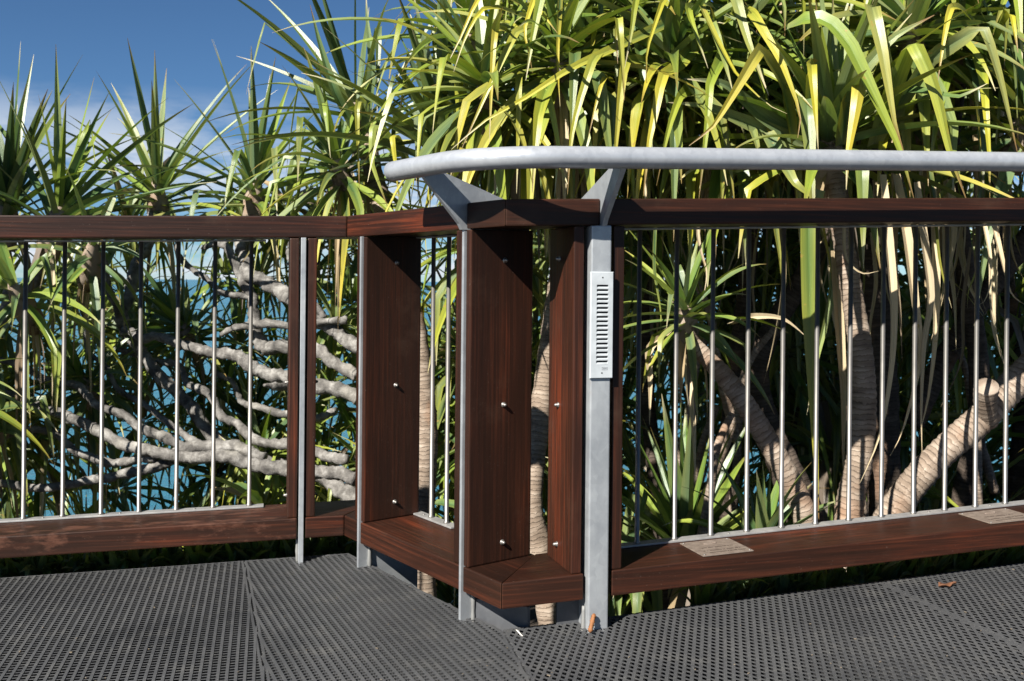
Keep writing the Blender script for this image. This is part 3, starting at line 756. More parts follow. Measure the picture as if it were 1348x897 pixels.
CROWNS = {}
def crown_core(tree, c, axis, r, name='crown'):
    pts = [c - axis * r * 3.2, c - axis * r * 1.5, c, c + axis * r * 1.8, c + axis * r * 3]
    v, f = tube(pts, [r * .95, r * 1.15, r * 1.1, r * .6, r * .1], 10)
    o = mesh_obj(name, v, f, M_TRUNK, tree, smooth=True)
    return o
def rosette(tree, c, axis, n, length, width, spread=(8, 115), yellow=0.25, droop=0.6, kinkp=0.4, dead=4, azr=None, seed=0, cr=0.035, az0=None, lenj=0.2, shade=None):
    """spiral head of strap leaves: young ones upright in the middle, old ones folded over outside"""
    global RL
    RL = random.Random(seed * 7 + 3)
    width *= .88
    if c.x > -0.6 and c.z > 0.95: n = int(n * 1.22); droop *= .72; kinkp *= .85
    axis = Vector(axis).normalized()
    core = crown_core(tree, c, axis, cr)
    e1 = axis.cross(Vector((0, 1, 0)));  e1 = e1.normalized() if e1.length > .1 else Vector((1, 0, 0)); e2 = axis.cross(e1)
    ga = 2.39996; 
    for i in range(n + dead):
        q = min(1.0, i / max(1, n - 1)); a = i * ga + RL.uniform(-.2, .2)
        th = math.radians(spread[0] + (spread[1] - spread[0]) * q ** 0.75 + RL.uniform(-7, 7))
        d = axis * math.cos(th) + (e1 * math.cos(a) + e2 * math.sin(a)) * math.sin(th)
        isd = i >= n
        ln = length * RL.uniform(1 - lenj, 1 + lenj) * (0.80 + 0.2 * q)
        p0 = c + axis * cr * (1.6 - 2.4 * q) + d * cr * 0.5
        if isd:
            d = (d * .5 + Vector((0, 0, -.9))).normalized()
            pts = leaf_path(p0, d, ln * RL.uniform(.7, 1.0), 2.2, None)
            col = RL.choice(STRAW); wd = width * RL.uniform(.45, .8)
            L_ = leaf_strip(pts, wd, d.cross(Vector((0, 0, 1))) + Vector((.01, 0, 0)), RL.uniform(-1.6, 1.6), RL.uniform(.3, .9), 0, col, True)
            put_leaf(*L_, 'leaf', core, True)
            continue
        kk = None
        if RL.random() < kinkp * (0.25 + q): kk = RL.uniform(0.40, 0.68)
        pts = leaf_path(p0, d, ln, droop * RL.uniform(.5, 1.4) * (0.4 + q), kk)
        sd = d.cross(axis)
        if sd.length < .05: sd = d.cross(Vector((1, 0, 0)))
        yl = max(0, yellow * RL.uniform(0.1, 1.7) * (0.3 + q))
        bs = RL.choice(GREEN)
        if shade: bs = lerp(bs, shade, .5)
        L_ = leaf_strip(pts, width * RL.uniform(.8, 1.12), sd.normalized(), RL.uniform(-.9, .9), RL.uniform(.3, .7), min(1, yl), bs)
        put_leaf(*L_, 'leaf', core)
    return core

def trunk(tree, pxs, name='trunk', mat=None, gnarl=0.0, n=40, sides=14, rings=True, cap=True):
    """pxs: (column, row, depth, radius m)"""
    P = [(*unp(a, b, z), r) for a, b, z, r in pxs]
    S_ = spline(P, n); pts = [Vector(p[:3]) for p in S_]; rad = [max(.004, p[3] * (0.58 if gnarl else 0.92)) for p in S_]
    sd = random.random() * 50
    if gnarl:
        for i, p in enumerate(pts):
            pts[i] = p + Vector((noise.noise(p * 6 + Vector((sd, 0, 0))), noise.noise(p * 6 + Vector((0, sd, 0))), noise.noise(p * 6 + Vector((0, 0, sd))))) * gnarl * .35
    def jit(p, i, k):
        r = 1 + 0.07 * noise.noise(p * 9 + Vector((sd, 0, 0)))
        if rings: r += (0.036 if i % 2 else -0.030) + 0.02 * noise.noise(Vector((i * .9, sd, 0)))
        if gnarl: r += 0.34 * noise.noise(p * 24 + Vector((0, sd, 0))) + 0.30 * noise.noise(p * 52) + 0.16 * noise.noise(p * 110)
        return r
    v, f = tube(pts, rad, sides, cap, jit)
    me_o = mesh_obj(name, v, f, mat or M_TRUNK, tree, smooth=True)
    me = me_o.data; ul = me.uv_layers.new(name='UVMap'); L_ = [0.0]
    for i in range(1, len(pts)): L_.append(L_[-1] + (pts[i] - pts[i - 1]).length)
    idx = [0] * len(me.loops); me.loops.foreach_get('vertex_index', idx)
    ul.data.foreach_set('uv', [x for i in idx for x in ((i % sides) / sides, L_[min(i // sides, len(L_) - 1)])])
    return me_o

def hero(core, pts, w, yellow=0.3, dead=False, base=None, seed=0, vee=0.34, twist=0.0, sharp=0.7):
    """single leaf whose course is read from the photograph; pts (column, row, depth), w in metres"""
    global RL
    RL = random.Random(seed * 13 + 1)
    P = [tuple(unp(*p)) for p in pts]
    n = 17; sp_ = [Vector(p) for p in spline(P, 48)]; pl = [Vector(p) for p in P]
    def walk(q):
        L_ = [0.0]
        for i in range(1, len(q)): L_.append(L_[-1] + (q[i] - q[i - 1]).length)
        o = []; k = 0
        for i in range(n + 1):
            t = L_[-1] * i / n
            while k < len(q) - 2 and L_[k + 1] < t: k += 1
            o.append(q[k].lerp(q[k + 1], min(1, max(0, (t - L_[k]) / max(1e-6, L_[k + 1] - L_[k])))))
        return o
    S_ = [a.lerp(b, sharp) for a, b in zip(walk(sp_), walk(pl))]
    L_ = leaf_strip(S_, w, None, twist, vee, yellow, base or (RL.choice(STRAW) if dead else None), dead, facing=(Vector((0.15, -1, 0.25)) + Vector((RL.uniform(-.4, .4), 0, RL.uniform(-.3, .3)))).normalized())
    return put_leaf(*L_, 'leaf', core, dead)

def tree_at(px, py, z, label, name='pandanus_tree', grp='pandanus trees behind the balustrade'):
    p = unp(px, py, z); p.z = ground(p.x, p.y)
    return tag(empty(name, p), label, 'tree', grp)

# ---- right-hand tree with the big folded leaves
t1 = tree_at(1120, 700, 3.45, 'large pandanus with broad folded leaves over the straight right handrail')
trunk(t1, [(1108, 900, 3.2, .050), (1116, 690, 3.2, .046), (1133, 590, 3.2, .044), (1135, 480, 3.22, .040), (1112, 330, 3.28, .036), (1096, 215, 3.32, .038)], n=110)
k1 = rosette(t1, unp(1090, 200, 3.32), (0, -.15, 1), 46, .62, .062, (8, 100), .30, .5, .45, 4, seed=1, cr=.045)
for i, (pts, w, y) in enumerate([
    ([(1044, 187, 3.25), (1030, 110, 3.1), (1000, 66, 2.98), (985, 90, 2.96), (940, 165, 2.95), (907, 192, 2.95)], .054, .75),
    ([(1070, 190, 3.28), (1066, 120, 3.12), (1067, 79, 3.02), (1070, 110, 2.98), (1074, 160, 2.97), (1077, 197, 2.97)], .048, .95),
    ([(1107, 190, 3.25), (1118, 130, 3.1), (1132, 107, 3.0), (1128, 135, 2.96), (1117, 200, 2.95), (1114, 250, 2.95)], .052, .95),
    ([(1034, 40, 3.1), (1060, 26, 3.02), (1087, 25, 3.0), (1117, 58, 2.97), (1154, 134, 2.94), (1184, 197, 2.93), (1203, 262, 2.93)], .050, .45),
    ([(1170, 120, 3.3), (1155, 40, 3.1), (1147, 8, 3.0), (1161, 67, 2.96), (1177, 160, 2.95), (1191, 205, 2.95)], .056, .35),
    ([(1150, 190, 3.3), (1175, 110, 3.15), (1201, 50, 3.0), (1231, 112, 2.96), (1251, 200, 2.95), (1273, 265, 2.95)], .070, .35),
    ([(1170, 160, 3.3), (1221, 79, 3.15), (1291, 37, 3.02), (1303, 62, 3.0), (1318, 112, 3.0), (1340, 205, 3.0)], .052, .30),
    ([(1150, 150, 3.4), (1200, 120, 3.2), (1262, 128, 3.05), (1300, 110, 3.0)], .045, .10),
    ([(1060, 190, 3.3), (1000, 150, 3.2), (953, 110, 3.1), (900, 104, 3.05)], .055, .05),
    ([(1065, 195, 3.3), (990, 165, 3.2), (930, 140, 3.1), (880, 135, 3.05)], .055, .05),
    ([(1080, 190, 3.3), (1085, 110, 3.2), (1075, 45, 3.12), (1074, 5, 3.1)], .050, .05),
    ([(1095, 190, 3.3), (1130, 100, 3.2), (1175, 50, 3.15), (1230, 20, 3.1)], .055, .05),
    ([(1010, 175, 3.2), (1045, 240, 3.05), (1073, 262, 3.05), (1084, 262, 3.05)], .050, .35),
]): hero(k1, pts, w, y, seed=100 + i)

# ---- tree above: heads at the top right
t2 = tree_at(1260, 700, 3.9, 'pandanus with its crown filling the top right corner')
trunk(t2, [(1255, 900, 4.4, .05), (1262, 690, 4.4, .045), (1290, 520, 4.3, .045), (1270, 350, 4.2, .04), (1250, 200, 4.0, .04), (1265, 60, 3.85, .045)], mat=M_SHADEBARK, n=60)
k2 = rosette(t2, unp(1265, 50, 3.75), (.1, -.2, 1), 48, .80, .066, (10, 120), .35, .7, .55, 5, seed=2, cr=.05)
for i, (pts, w, y) in enumerate([
    ([(1290, 40, 3.5), (1262, 10, 3.2), (1250, 12, 3.1), (1241, 60, 3.06), (1234, 110, 3.05)], .040, .8),
    ([(1300, 60, 3.5), (1322, 18, 3.2), (1332, 22, 3.1), (1340, 70, 3.05)], .05, .9),
    ([(1285, 70, 3.5), (1294, 104, 3.2), (1298, 150, 3.1), (1302, 205, 3.1), (1303, 262, 3.1)], .035, .8),
    ([(1230, 40, 3.4), (1300, 30, 3.15), (1360, 60, 3.1)], .05, .1),
]): hero(k2, pts, w, y, seed=140 + i)
k2b = rosette(t2, unp(1345, 175, 3.6), (.2, -.3, 1), 40, .66, .058, (10, 120), .35, .7, .5, 4, seed=3, cr=.045)

# ---- tree reaching over the middle
t3 = tree_at(990, 700, 4.3, 'pandanus with long yellowing leaves hanging above the wide steel post')
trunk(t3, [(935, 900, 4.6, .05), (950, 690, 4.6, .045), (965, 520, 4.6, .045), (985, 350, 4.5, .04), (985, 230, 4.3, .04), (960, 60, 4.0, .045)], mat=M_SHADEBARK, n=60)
k3 = rosette(t3, unp(960, 30, 3.85), (-.05, -.25, 1), 50, .85, .066, (10, 122), .40, .8, .6, 5, seed=4, cr=.05)
for i, (pts, w, y) in enumerate([
    ([(960, 60, 3.6), (945, 86, 3.15), (934, 110, 3.06), (932, 150, 3.04), (923, 234, 3.03), (920, 262, 3.03)], .046, .55),
    ([(950, 30, 3.6), (985, 16, 3.2), (995, 24, 3.08), (1030, 84, 3.02), (1054, 150, 3.0), (1050, 182, 3.0)], .044, .6),
    ([(930, 20, 3.5), (905, 10, 3.15), (912, 35, 3.08), (932, 90, 3.06)], .048, .55),
    ([(940, 10, 3.5), (921, 4, 3.15), (945, 55, 3.08), (970, 100, 3.05), (1010, 138, 3.04), (1036, 150, 3.04)], .032, .9),
    ([(970, 20, 3.5), (965, -14, 3.15), (985, 55, 3.08), (1012, 126, 3.05)], .050, .35),
    ([(985, 20, 3.5), (1020, -20, 3.2), (1032, 10, 3.1), (1033, 48, 3.08)], .050, .2),
    ([(930, 40, 3.5), (890, 90, 3.2), (872, 100, 3.05), (864, 140, 3.02), (854, 190, 3.0), (847, 258, 3.0)], .050, .75),
    ([(935, 60, 3.5), (905, 118, 3.2), (894, 128, 3.06), (884, 155, 3.02), (875, 190, 3.0), (864, 245, 3.0)], .046, .70),
    ([(920, 10, 3.5), (885, -12, 3.15), (871, 5, 3.05), (851, 67, 3.0), (851, 118, 3.0)], .03, .9),
    ([(915, 15, 3.5), (870, -20, 3.2), (838, -6, 3.08), (831, 43, 3.05), (822, 90, 3.05)], .046, .35),
    ([(900, 20, 3.5), (880, 30, 3.3), (812, 62, 3.1), (751, 90, 3.05), (690, 130, 3.02), (637, 160, 3.0), (594, 197, 3.0)], .034, .75),
    ([(880, 90, 3.5), (840, 80, 3.2), (822, 82, 3.08), (816, 130, 3.04), (811, 187, 3.03), (806, 250, 3.03)], .042, .60),
]): hero(k3, pts, w, y, seed=160 + i)

# ---- tree in the centre
t4 = tree_at(700, 720, 4.0, 'pandanus with upright dark blue-green leaves behind the handrail bend')
trunk(t4, [(735, 900, 3.9, .05), (712, 730, 3.9, .05), (700, 650, 3.9, .046), (720, 480, 4.0, .045), (745, 300, 4.0, .045), (760, 120, 3.95, .045)], n=60)
k4 = rosette(t4, unp(770, 80, 3.8), (-.1, -.2, 1), 46, .75, .060, (10, 120), .45, .8, .6, 5, seed=5, cr=.045)
for i, (pts, w, y) in enumerate([
    ([(760, 60, 3.6), (710, 38, 3.2), (682, 38, 3.1), (651, 100, 3.05), (624, 160, 3.03), (608, 195, 3.03)], .040, .65),
    ([(740, 40, 3.6), (655, 10, 3.2), (632, 14, 3.12), (612, 50, 3.1), (597, 95, 3.1)], .030, .9),
    ([(730, 30, 3.6), (650, -14, 3.2), (627, 2, 3.12), (606, 50, 3.1), (588, 86, 3.1)], .028, .95),
    ([(700, 60, 3.6), (660, 38, 3.2), (651, 42, 3.12), (647, 110, 3.1), (644, 190, 3.1)], .032, .75),
    ([(720, 110, 3.6), (690, 95, 3.2), (683, 104, 3.12), (683, 150, 3.1), (680, 255, 3.1)], .034, .55),
    ([(800, 90, 3.6), (795, 70, 3.15), (783, 72, 3.06), (761, 140, 3.02), (751, 187, 3.0), (747, 256, 3.0)], .042, .60),
    ([(800, 60, 3.6), (815, 34, 3.2), (811, 40, 3.1), (813, 84, 3.08)], .042, .4),
    ([(810, 120, 3.6), (800, 100, 3.15), (793, 106, 3.08), (784, 140, 3.05), (774, 182, 3.05)], .032, .7),
    ([(700, 20, 3.5), (700, 0, 3.2), (734, 44, 3.1)], .026, 1.0),
    ([(715, 20, 3.5), (706, -10, 3.2), (690, 40, 3.1), (696, 70, 3.1), (701, 96, 3.1)], .026, .9),
    ([(738, -20, 3.3), (734, 60, 3.1), (735, 110, 3.1), (738, 150, 3.1)], .018, 1.0),
    ([(660, 180, 3.4), (690, 130, 3.2), (720, 120, 3.1), (735, 190, 3.08), (730, 260, 3.05)], .03, .7),
]): hero(k4, pts, w, y, seed=190 + i)
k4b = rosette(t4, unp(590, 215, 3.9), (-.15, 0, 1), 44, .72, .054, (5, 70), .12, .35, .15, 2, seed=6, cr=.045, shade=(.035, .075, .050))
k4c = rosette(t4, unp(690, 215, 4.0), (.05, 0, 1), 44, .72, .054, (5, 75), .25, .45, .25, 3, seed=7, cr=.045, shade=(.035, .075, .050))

# ---- spreading dark head left of the centre
t5 = tree_at(470, 720, 4.6, 'pandanus with dark narrow leaves spreading left over the corner post')
trunk(t5, [(560, 900, 4.2, .06), (555, 690, 4.2, .058), (560, 560, 4.2, .052), (540, 400, 4.3, .05), (500, 260, 4.4, .045), (480, 180, 4.5, .045)], n=60)
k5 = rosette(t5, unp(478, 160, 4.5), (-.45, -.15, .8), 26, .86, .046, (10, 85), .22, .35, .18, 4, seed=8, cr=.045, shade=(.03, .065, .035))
k5b = rosette(t5, unp(450, 235, 4.3), (-.2, -.3, .8), 42, .60, .046, (10, 115), .40, .8, .5, 4, seed=9, cr=.04)
for i, (pts, w, y) in enumerate([
    ([(520, 200, 4.0), (500, 166, 3.7), (491, 166, 3.6), (489, 214, 3.6), (512, 277, 3.6)], .040, .5),
    ([(535, 210, 4.0), (522, 178, 3.7), (516, 180, 3.6), (521, 220, 3.6), (525, 265, 3.6)], .034, .9),
    ([(490, 160, 4.2), (476, 132, 3.8), (470, 138, 3.7), (471, 190, 3.7), (473, 250, 3.7)], .034, .6),
    ([(470, 180, 4.3), (440, 120, 4.2), (420, 55, 4.2), (408, 6, 4.2)], .045, .02),
    ([(480, 170, 4.3), (490, 90, 4.2), (483, 22, 4.2), (482, -10, 4.2)], .04, .1),
]): hero(k5b if i < 3 else k5, pts, w, y, seed=220 + i)

# ---- three heads against the sky on the left
t6 = tree_at(330, 740, 5.4, 'pandanus with a pale upright head against the sky beside the corner')
k6 = rosette(t6, unp(335, 262, 5.2), (.05, -.1, 1), 30, .78, .052, (4, 86), .2, .30, .15, 4, seed=10, cr=.05)
t7 = tree_at(205, 740, 5.6, 'pandanus with a fanned pale head alone against the sky')
k7 = rosette(t7, unp(208, 268, 5.3), (-.03, -.15, 1), 28, .84, .056, (6, 88), .2, .30, .15, 4, seed=11, cr=.05)
t8 = tree_at(20, 740, 5.0, 'pandanus with tall dark leaves at the left edge of the picture')
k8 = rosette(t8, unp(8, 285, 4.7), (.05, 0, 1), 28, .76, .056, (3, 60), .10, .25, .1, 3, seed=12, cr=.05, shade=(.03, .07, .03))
k8b = rosette(t8, unp(72, 300, 4.6), (.30, -.1, 1), 24, .80, .052, (6, 70), .15, .3, .15, 4, seed=13, cr=.05)
trunk(t8, [(-40, 760, 4.9, .06), (-30, 540, 4.9, .055), (10, 400, 4.8, .05), (8, 300, 4.7, .045)], mat=M_GNARL, rings=False, gnarl=.05)
trunk(t8, [(0, 430, 4.85, .045), (50, 370, 4.75, .04), (70, 310, 4.6, .04)], 'branch', M_GNARL, .05, rings=False)
k8c = rosette(t8, unp(30, 400, 4.3), (-.1, -.5, .6), 24, .52, .042, (15, 130), .30, 1.0, .6, 6, seed=14, cr=.045)
k8d = rosette(t8, unp(120, 345, 4.5), (.2, -.4, .5), 18, .45, .040, (15, 130), .30, 1.0, .6, 5, seed=15, cr=.045)
# sinuous branches of the left trees
G = dict(mat=M_GNARL, rings=False)
trunk(t7, [(520, 700, 4.6, .075), (455, 640, 4.7, .070), (370, 615, 4.8, .062), (300, 590, 4.85, .055), (240, 520, 4.9, .050), (165, 430, 5.0, .048), (190, 330, 5.2, .046), (206, 275, 5.3, .045)], gnarl=.10, n=150, **G)
trunk(t7, [(470, 522, 4.55, .052), (420, 505, 4.6, .055), (350, 487, 4.7, .052), (300, 465, 4.75, .045), (235, 452, 4.8, .038), (165, 435, 4.95, .036)], 'branch', gnarl=.12, n=140, **G)
trunk(t7, [(380, 512, 4.62, .035), (362, 510, 4.55, .028), (348, 508, 4.5, .012)], 'branch', gnarl=.05, n=12, **G)
trunk(t6, [(560, 560, 4.7, .06), (470, 455, 4.8, .055), (420, 420, 4.85, .055), (350, 380, 4.95, .06), (318, 340, 5.05, .055), (330, 290, 5.15, .05)], gnarl=.13, n=140, **G)
trunk(t6, [(470, 490, 4.75, .045), (400, 462, 4.8, .050), (340, 450, 4.9, .055), (330, 400, 4.95, .045), (300, 335, 5.0, .035), (270, 330, 5.05, .02)], 'branch', gnarl=.12, n=120, **G)
trunk(t6, [(460, 420, 4.8, .03), (400, 430, 4.8, .03), (330, 425, 4.85, .032), (290, 440, 4.9, .02)], 'branch', gnarl=.08, n=40, **G)
for pts in ([(250, 600, 4.5, .036), (180, 560, 4.5, .034), (120, 520, 4.55, .03), (60, 500, 4.6, .028), (0, 470, 4.6, .024)],
            [(200, 610, 4.45, .034), (130, 600, 4.5, .03), (70, 575, 4.5, .028), (10, 570, 4.5, .026)],
            [(165, 435, 5.0, .036), (150, 400, 4.9, .03), (138, 350, 4.9, .026), (130, 310, 4.9, .022)],
            [(455, 600, 4.6, .04), (380, 590, 4.7, .04), (310, 560, 4.8, .036), (255, 505, 4.9, .03), (200, 470, 5.0, .026), (150, 455, 5.0, .02)],
            [(440, 540, 4.9, .03), (380, 545, 4.9, .03), (320, 520, 5.0, .026), (280, 490, 5.0, .022)],
            [(300, 590, 4.7, .028), (230, 560, 4.7, .026), (170, 520, 4.8, .022), (120, 470, 4.9, .02), (100, 400, 4.9, .018)]):
    trunk(t7, pts, 'branch', gnarl=.14, n=110, **G)
for pts in ([(420, 425, 4.85, .03), (400, 380, 4.9, .028), (380, 340, 5.0, .024), (385, 300, 5.0, .02)],
            [(330, 400, 4.95, .028), (290, 380, 4.95, .026), (250, 350, 5.0, .022), (235, 310, 5.0, .02)]):
    trunk(t6, pts, 'branch', gnarl=.14, n=80, **G)
t9 = tree_at(40, 760, 4.4, 'fallen-looking pandanus branch tree lying low behind the left rods')
trunk(t9, [(470, 634, 4.25, .050), (420, 625, 4.3, .052), (330, 612, 4.35, .050), (240, 600, 4.4, .045), (140, 570, 4.45, .040), (40, 530, 4.5, .035), (-40, 500, 4.5, .03)], gnarl=.10, n=150, **G)
trunk(t9, [(350, 600, 4.4, .04), (260, 585, 4.45, .045), (200, 615, 4.45, .038), (120, 632, 4.4, .033), (0, 642, 4.35, .03), (-60, 645, 4.3, .03)], 'branch', gnarl=.08, n=120, **G)
k9 = rosette(t9, unp(-30, 560, 4.4), (-.6, -.3, .5), 36, .6, .05, (10, 120), .2, .8, .4, 6, seed=16, cr=.04)
k9b = rosette(t9, unp(250, 445, 5.2), (-.35, -.5, .8), 34, .42, .048, (8, 100), .15, .3, .1, 2, seed=17, cr=.04)
k9c = rosette(t9, unp(330, 560, 5.6), (0, -.3, 1), 34, .55, .045, (5, 90), .2, .4, .2, 2, seed=18, cr=.04)
k9d = rosette(t9, unp(120, 520, 4.9), (-.2, -.4, .7), 36, .55, .045, (10, 125), .2, .8, .5, 6, seed=19, cr=.04)

# ---- right side below the handrail
t10 = tree_at(1060, 720, 3.5, 'young pandanus with a leaning pale trunk and drying skirt behind the right rods')
trunk(t10, [(1085, 900, 3.1, .040), (1068, 740, 3.1, .040), (1052, 660, 3.1, .039), (1010, 580, 3.1, .036), (965, 510, 3.12, .033), (920, 460, 3.15, .028), (908, 445, 3.15, .027)], n=90)
k10 = rosette(t10, unp(905, 425, 3.15), (-.15, -.15, 1), 36, .34, .036, (6, 110), .25, .5, .2, 5, seed=20, cr=.029)
t11 = tree_at(1180, 720, 3.6, 'thick pale pandanus limb with a sawn stub slanting up to the right')
trunk(t11, [(1090, 840, 3.25, .052), (1165, 692, 3.22, .050), (1225, 612, 3.2, .048), (1290, 552, 3.2, .048), (1348, 492, 3.2, .048), (1420, 420, 3.2, .048)], n=90)
st = trunk(t11, [(1300, 556, 3.2, .036), (1297, 528, 3.14, .038), (1299, 508, 3.10, .038)], 'sawn_stub', n=14)
t12 = tree_at(960, 760, 3.25, 'low clump of broad grey-green pandanus leaves right beside the wide steel post')
k12 = rosette(t12, unp(905, 750, 3.9), (-.10, -.05, 1), 44, .70, .066, (4, 80), .12, .35, .15, 2, seed=21, cr=.035)
k12b = rosette(t12, unp(1000, 745, 3.08), (.1, -.1, 1), 34, .36, .046, (6, 95), .15, .5, .25, 3, seed=22, cr=.035)
t13 = tree_at(1210, 720, 4.4, 'dark pandanus trunk forking behind the hanging straw leaves')
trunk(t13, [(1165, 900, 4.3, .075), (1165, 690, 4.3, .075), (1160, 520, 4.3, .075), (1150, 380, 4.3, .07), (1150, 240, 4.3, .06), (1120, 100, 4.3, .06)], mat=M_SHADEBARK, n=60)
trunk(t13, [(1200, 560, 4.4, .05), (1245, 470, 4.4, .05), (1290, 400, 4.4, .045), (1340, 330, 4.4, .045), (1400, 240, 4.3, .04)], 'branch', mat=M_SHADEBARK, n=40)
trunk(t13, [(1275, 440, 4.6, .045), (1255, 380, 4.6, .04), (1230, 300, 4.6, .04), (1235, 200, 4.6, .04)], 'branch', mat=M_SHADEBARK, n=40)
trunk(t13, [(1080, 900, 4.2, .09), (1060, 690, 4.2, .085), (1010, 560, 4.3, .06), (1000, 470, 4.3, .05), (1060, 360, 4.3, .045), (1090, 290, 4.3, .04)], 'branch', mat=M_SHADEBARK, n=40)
k13 = rosette(t13, unp(1120, 90, 4.2), (0, -.1, 1), 44, .8, .060, (10, 125), .35, .8, .5, 3, seed=23, cr=.05)
# straw-coloured leaves hanging from the big crown
SH = 0.15
for i, (pts, w) in enumerate([
    ([(1160, 230, 3.2), (1166, 300, 3.15), (1174, 400, 3.12), (1172, 480, 3.12), (1158, 570, 3.12), (1130, 640, 3.12)], .034),
    ([(1178, 230, 3.25), (1192, 310, 3.2), (1203, 400, 3.2), (1210, 470, 3.2), (1190, 560, 3.2), (1172, 600, 3.2)], .034),
    ([(1205, 240, 3.2), (1214, 310, 3.2), (1224, 390, 3.2), (1215, 450, 3.2), (1212, 540, 3.2), (1214, 605, 3.2)], .028),
    ([(1226, 240, 3.3), (1230, 330, 3.3), (1231, 430, 3.3), (1222, 520, 3.3), (1208, 580, 3.3)], .028),
    ([(1098, 330, 3.3), (1104, 420, 3.3), (1110, 520, 3.3), (1110, 610, 3.3), (1114, 650, 3.3)], .030),
    ([(1112, 262, 3.15), (1110, 320, 3.15), (1116, 345, 3.15), (1135, 360, 3.15), (1160, 356, 3.15)], .014),
    ([(1290, 270, 3.25), (1302, 330, 3.2), (1304, 370, 3.2), (1297, 395, 3.2), (1288, 402, 3.2)], .014),
    ([(1300, 270, 3.25), (1318, 340, 3.2), (1330, 385, 3.2), (1350, 402, 3.2)], .020),
    ([(925, 262, 3.1), (918, 300, 3.1), (922, 330, 3.1), (930, 360, 3.1), (925, 395, 3.08)], .012),
    ([(905, 440, 3.4), (905, 500, 3.3), (912, 560, 3.28), (915, 640, 3.28)], .030),
    ([(880, 435, 3.4), (855, 460, 3.3), (856, 500, 3.28), (855, 560, 3.28)], .026),
    ([(960, 425, 3.4), (990, 417, 3.3), (1030, 420, 3.28), (1064, 446, 3.28)], .022),
]): hero(k13 if i < 5 else (k1 if i < 8 else k10), pts, w, 0, True, seed=250 + i, vee=.6, sharp=.1, base=[(.50, .40, .27), (.46, .36, .24), (.40, .32, .22)][i % 3])
hero(k1, [(1078, 250, 3.1), (1064, 300, 3.1), (1066, 420, 3.1), (1072, 560, 3.1), (1078, 690, 3.1)], .046, .35, seed=270, base=(.075, .13, .03))
hero(k1, [(1068, 262, 3.12), (1062, 330, 3.12), (1068, 420, 3.12)], .046, .05, seed=271, base=(.05, .09, .03))

# ---- more crowns over and behind the right half
t14 = tree_at(860, 720, 4.6, 'pandanus half hidden behind the louvred light and the wide post')
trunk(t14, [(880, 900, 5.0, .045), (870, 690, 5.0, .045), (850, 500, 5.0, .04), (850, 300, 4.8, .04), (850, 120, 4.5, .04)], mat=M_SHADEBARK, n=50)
rosette(t14, unp(850, 130, 4.3), (0, -.2, 1), 46, .75, .056, (10, 125), .4, .8, .5, 3, seed=31, cr=.045)
rosette(t14, unp(780, 200, 4.5), (-.2, -.2, 1), 42, .65, .052, (10, 125), .3, .8, .5, 3, seed=32, cr=.045)
rosette(t14, unp(860, 330, 4.3), (.1, -.4, .8), 40, .55, .045, (10, 130), .3, .9, .5, 3, seed=33, cr=.04)
rosette(t14, unp(640, 330, 4.2), (-.1, -.4, .8), 40, .62, .048, (10, 125), .4, .9, .6, 3, seed=34, cr=.04)
t15 = tree_at(1300, 720, 4.8, 'pandanus with a dark crown behind the top right leaves')
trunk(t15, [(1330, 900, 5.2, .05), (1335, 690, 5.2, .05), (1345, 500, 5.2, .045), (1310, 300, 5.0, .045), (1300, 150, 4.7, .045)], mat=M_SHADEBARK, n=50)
rosette(t15, unp(1200, 150, 4.5), (0, -.1, 1), 44, .8, .058, (10, 125), .35, .8, .5, 3, seed=35, cr=.05)
rosette(t15, unp(1310, 140, 4.6), (.1, -.1, 1), 44, .8, .058, (10, 125), .3, .8, .5, 3, seed=36, cr=.05)
rosette(t15, unp(1010, 120, 4.5), (-.1, -.1, 1), 44, .8, .058, (10, 125), .35, .8, .5, 3, seed=37, cr=.05)
t16 = tree_at(1000, 720, 5.2, 'tall pandanus whose crown rises out of the top of the picture')
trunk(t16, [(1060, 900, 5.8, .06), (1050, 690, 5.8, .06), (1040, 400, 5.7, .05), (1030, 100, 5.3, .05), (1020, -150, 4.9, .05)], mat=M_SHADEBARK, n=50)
rosette(t16, unp(1040, -90, 4.3), (0, -.2, 1), 46, .95, .062, (15, 130), .35, .9, .5, 6, seed=38, cr=.05)
rosette(t16, unp(840, -100, 4.2), (-.1, -.2, 1), 46, .95, .062, (15, 130), .4, .9, .55, 6, seed=39, cr=.05)
rosette(t16, unp(690, -70, 4.4), (-.2, -.2, 1), 40, .85, .056, (15, 120), .4, .7, .5, 4, seed=40, cr=.05)
rosette(t16, unp(1210, -110, 4.1), (.1, -.2, 1), 46, .95, .062, (15, 130), .35, .9, .5, 6, seed=41, cr=.05)
rosette(t16, unp(1380, -80, 4.0), (.2, -.2, 1), 42, .95, .062, (15, 130), .35, .9, .5, 6, seed=42, cr=.05)

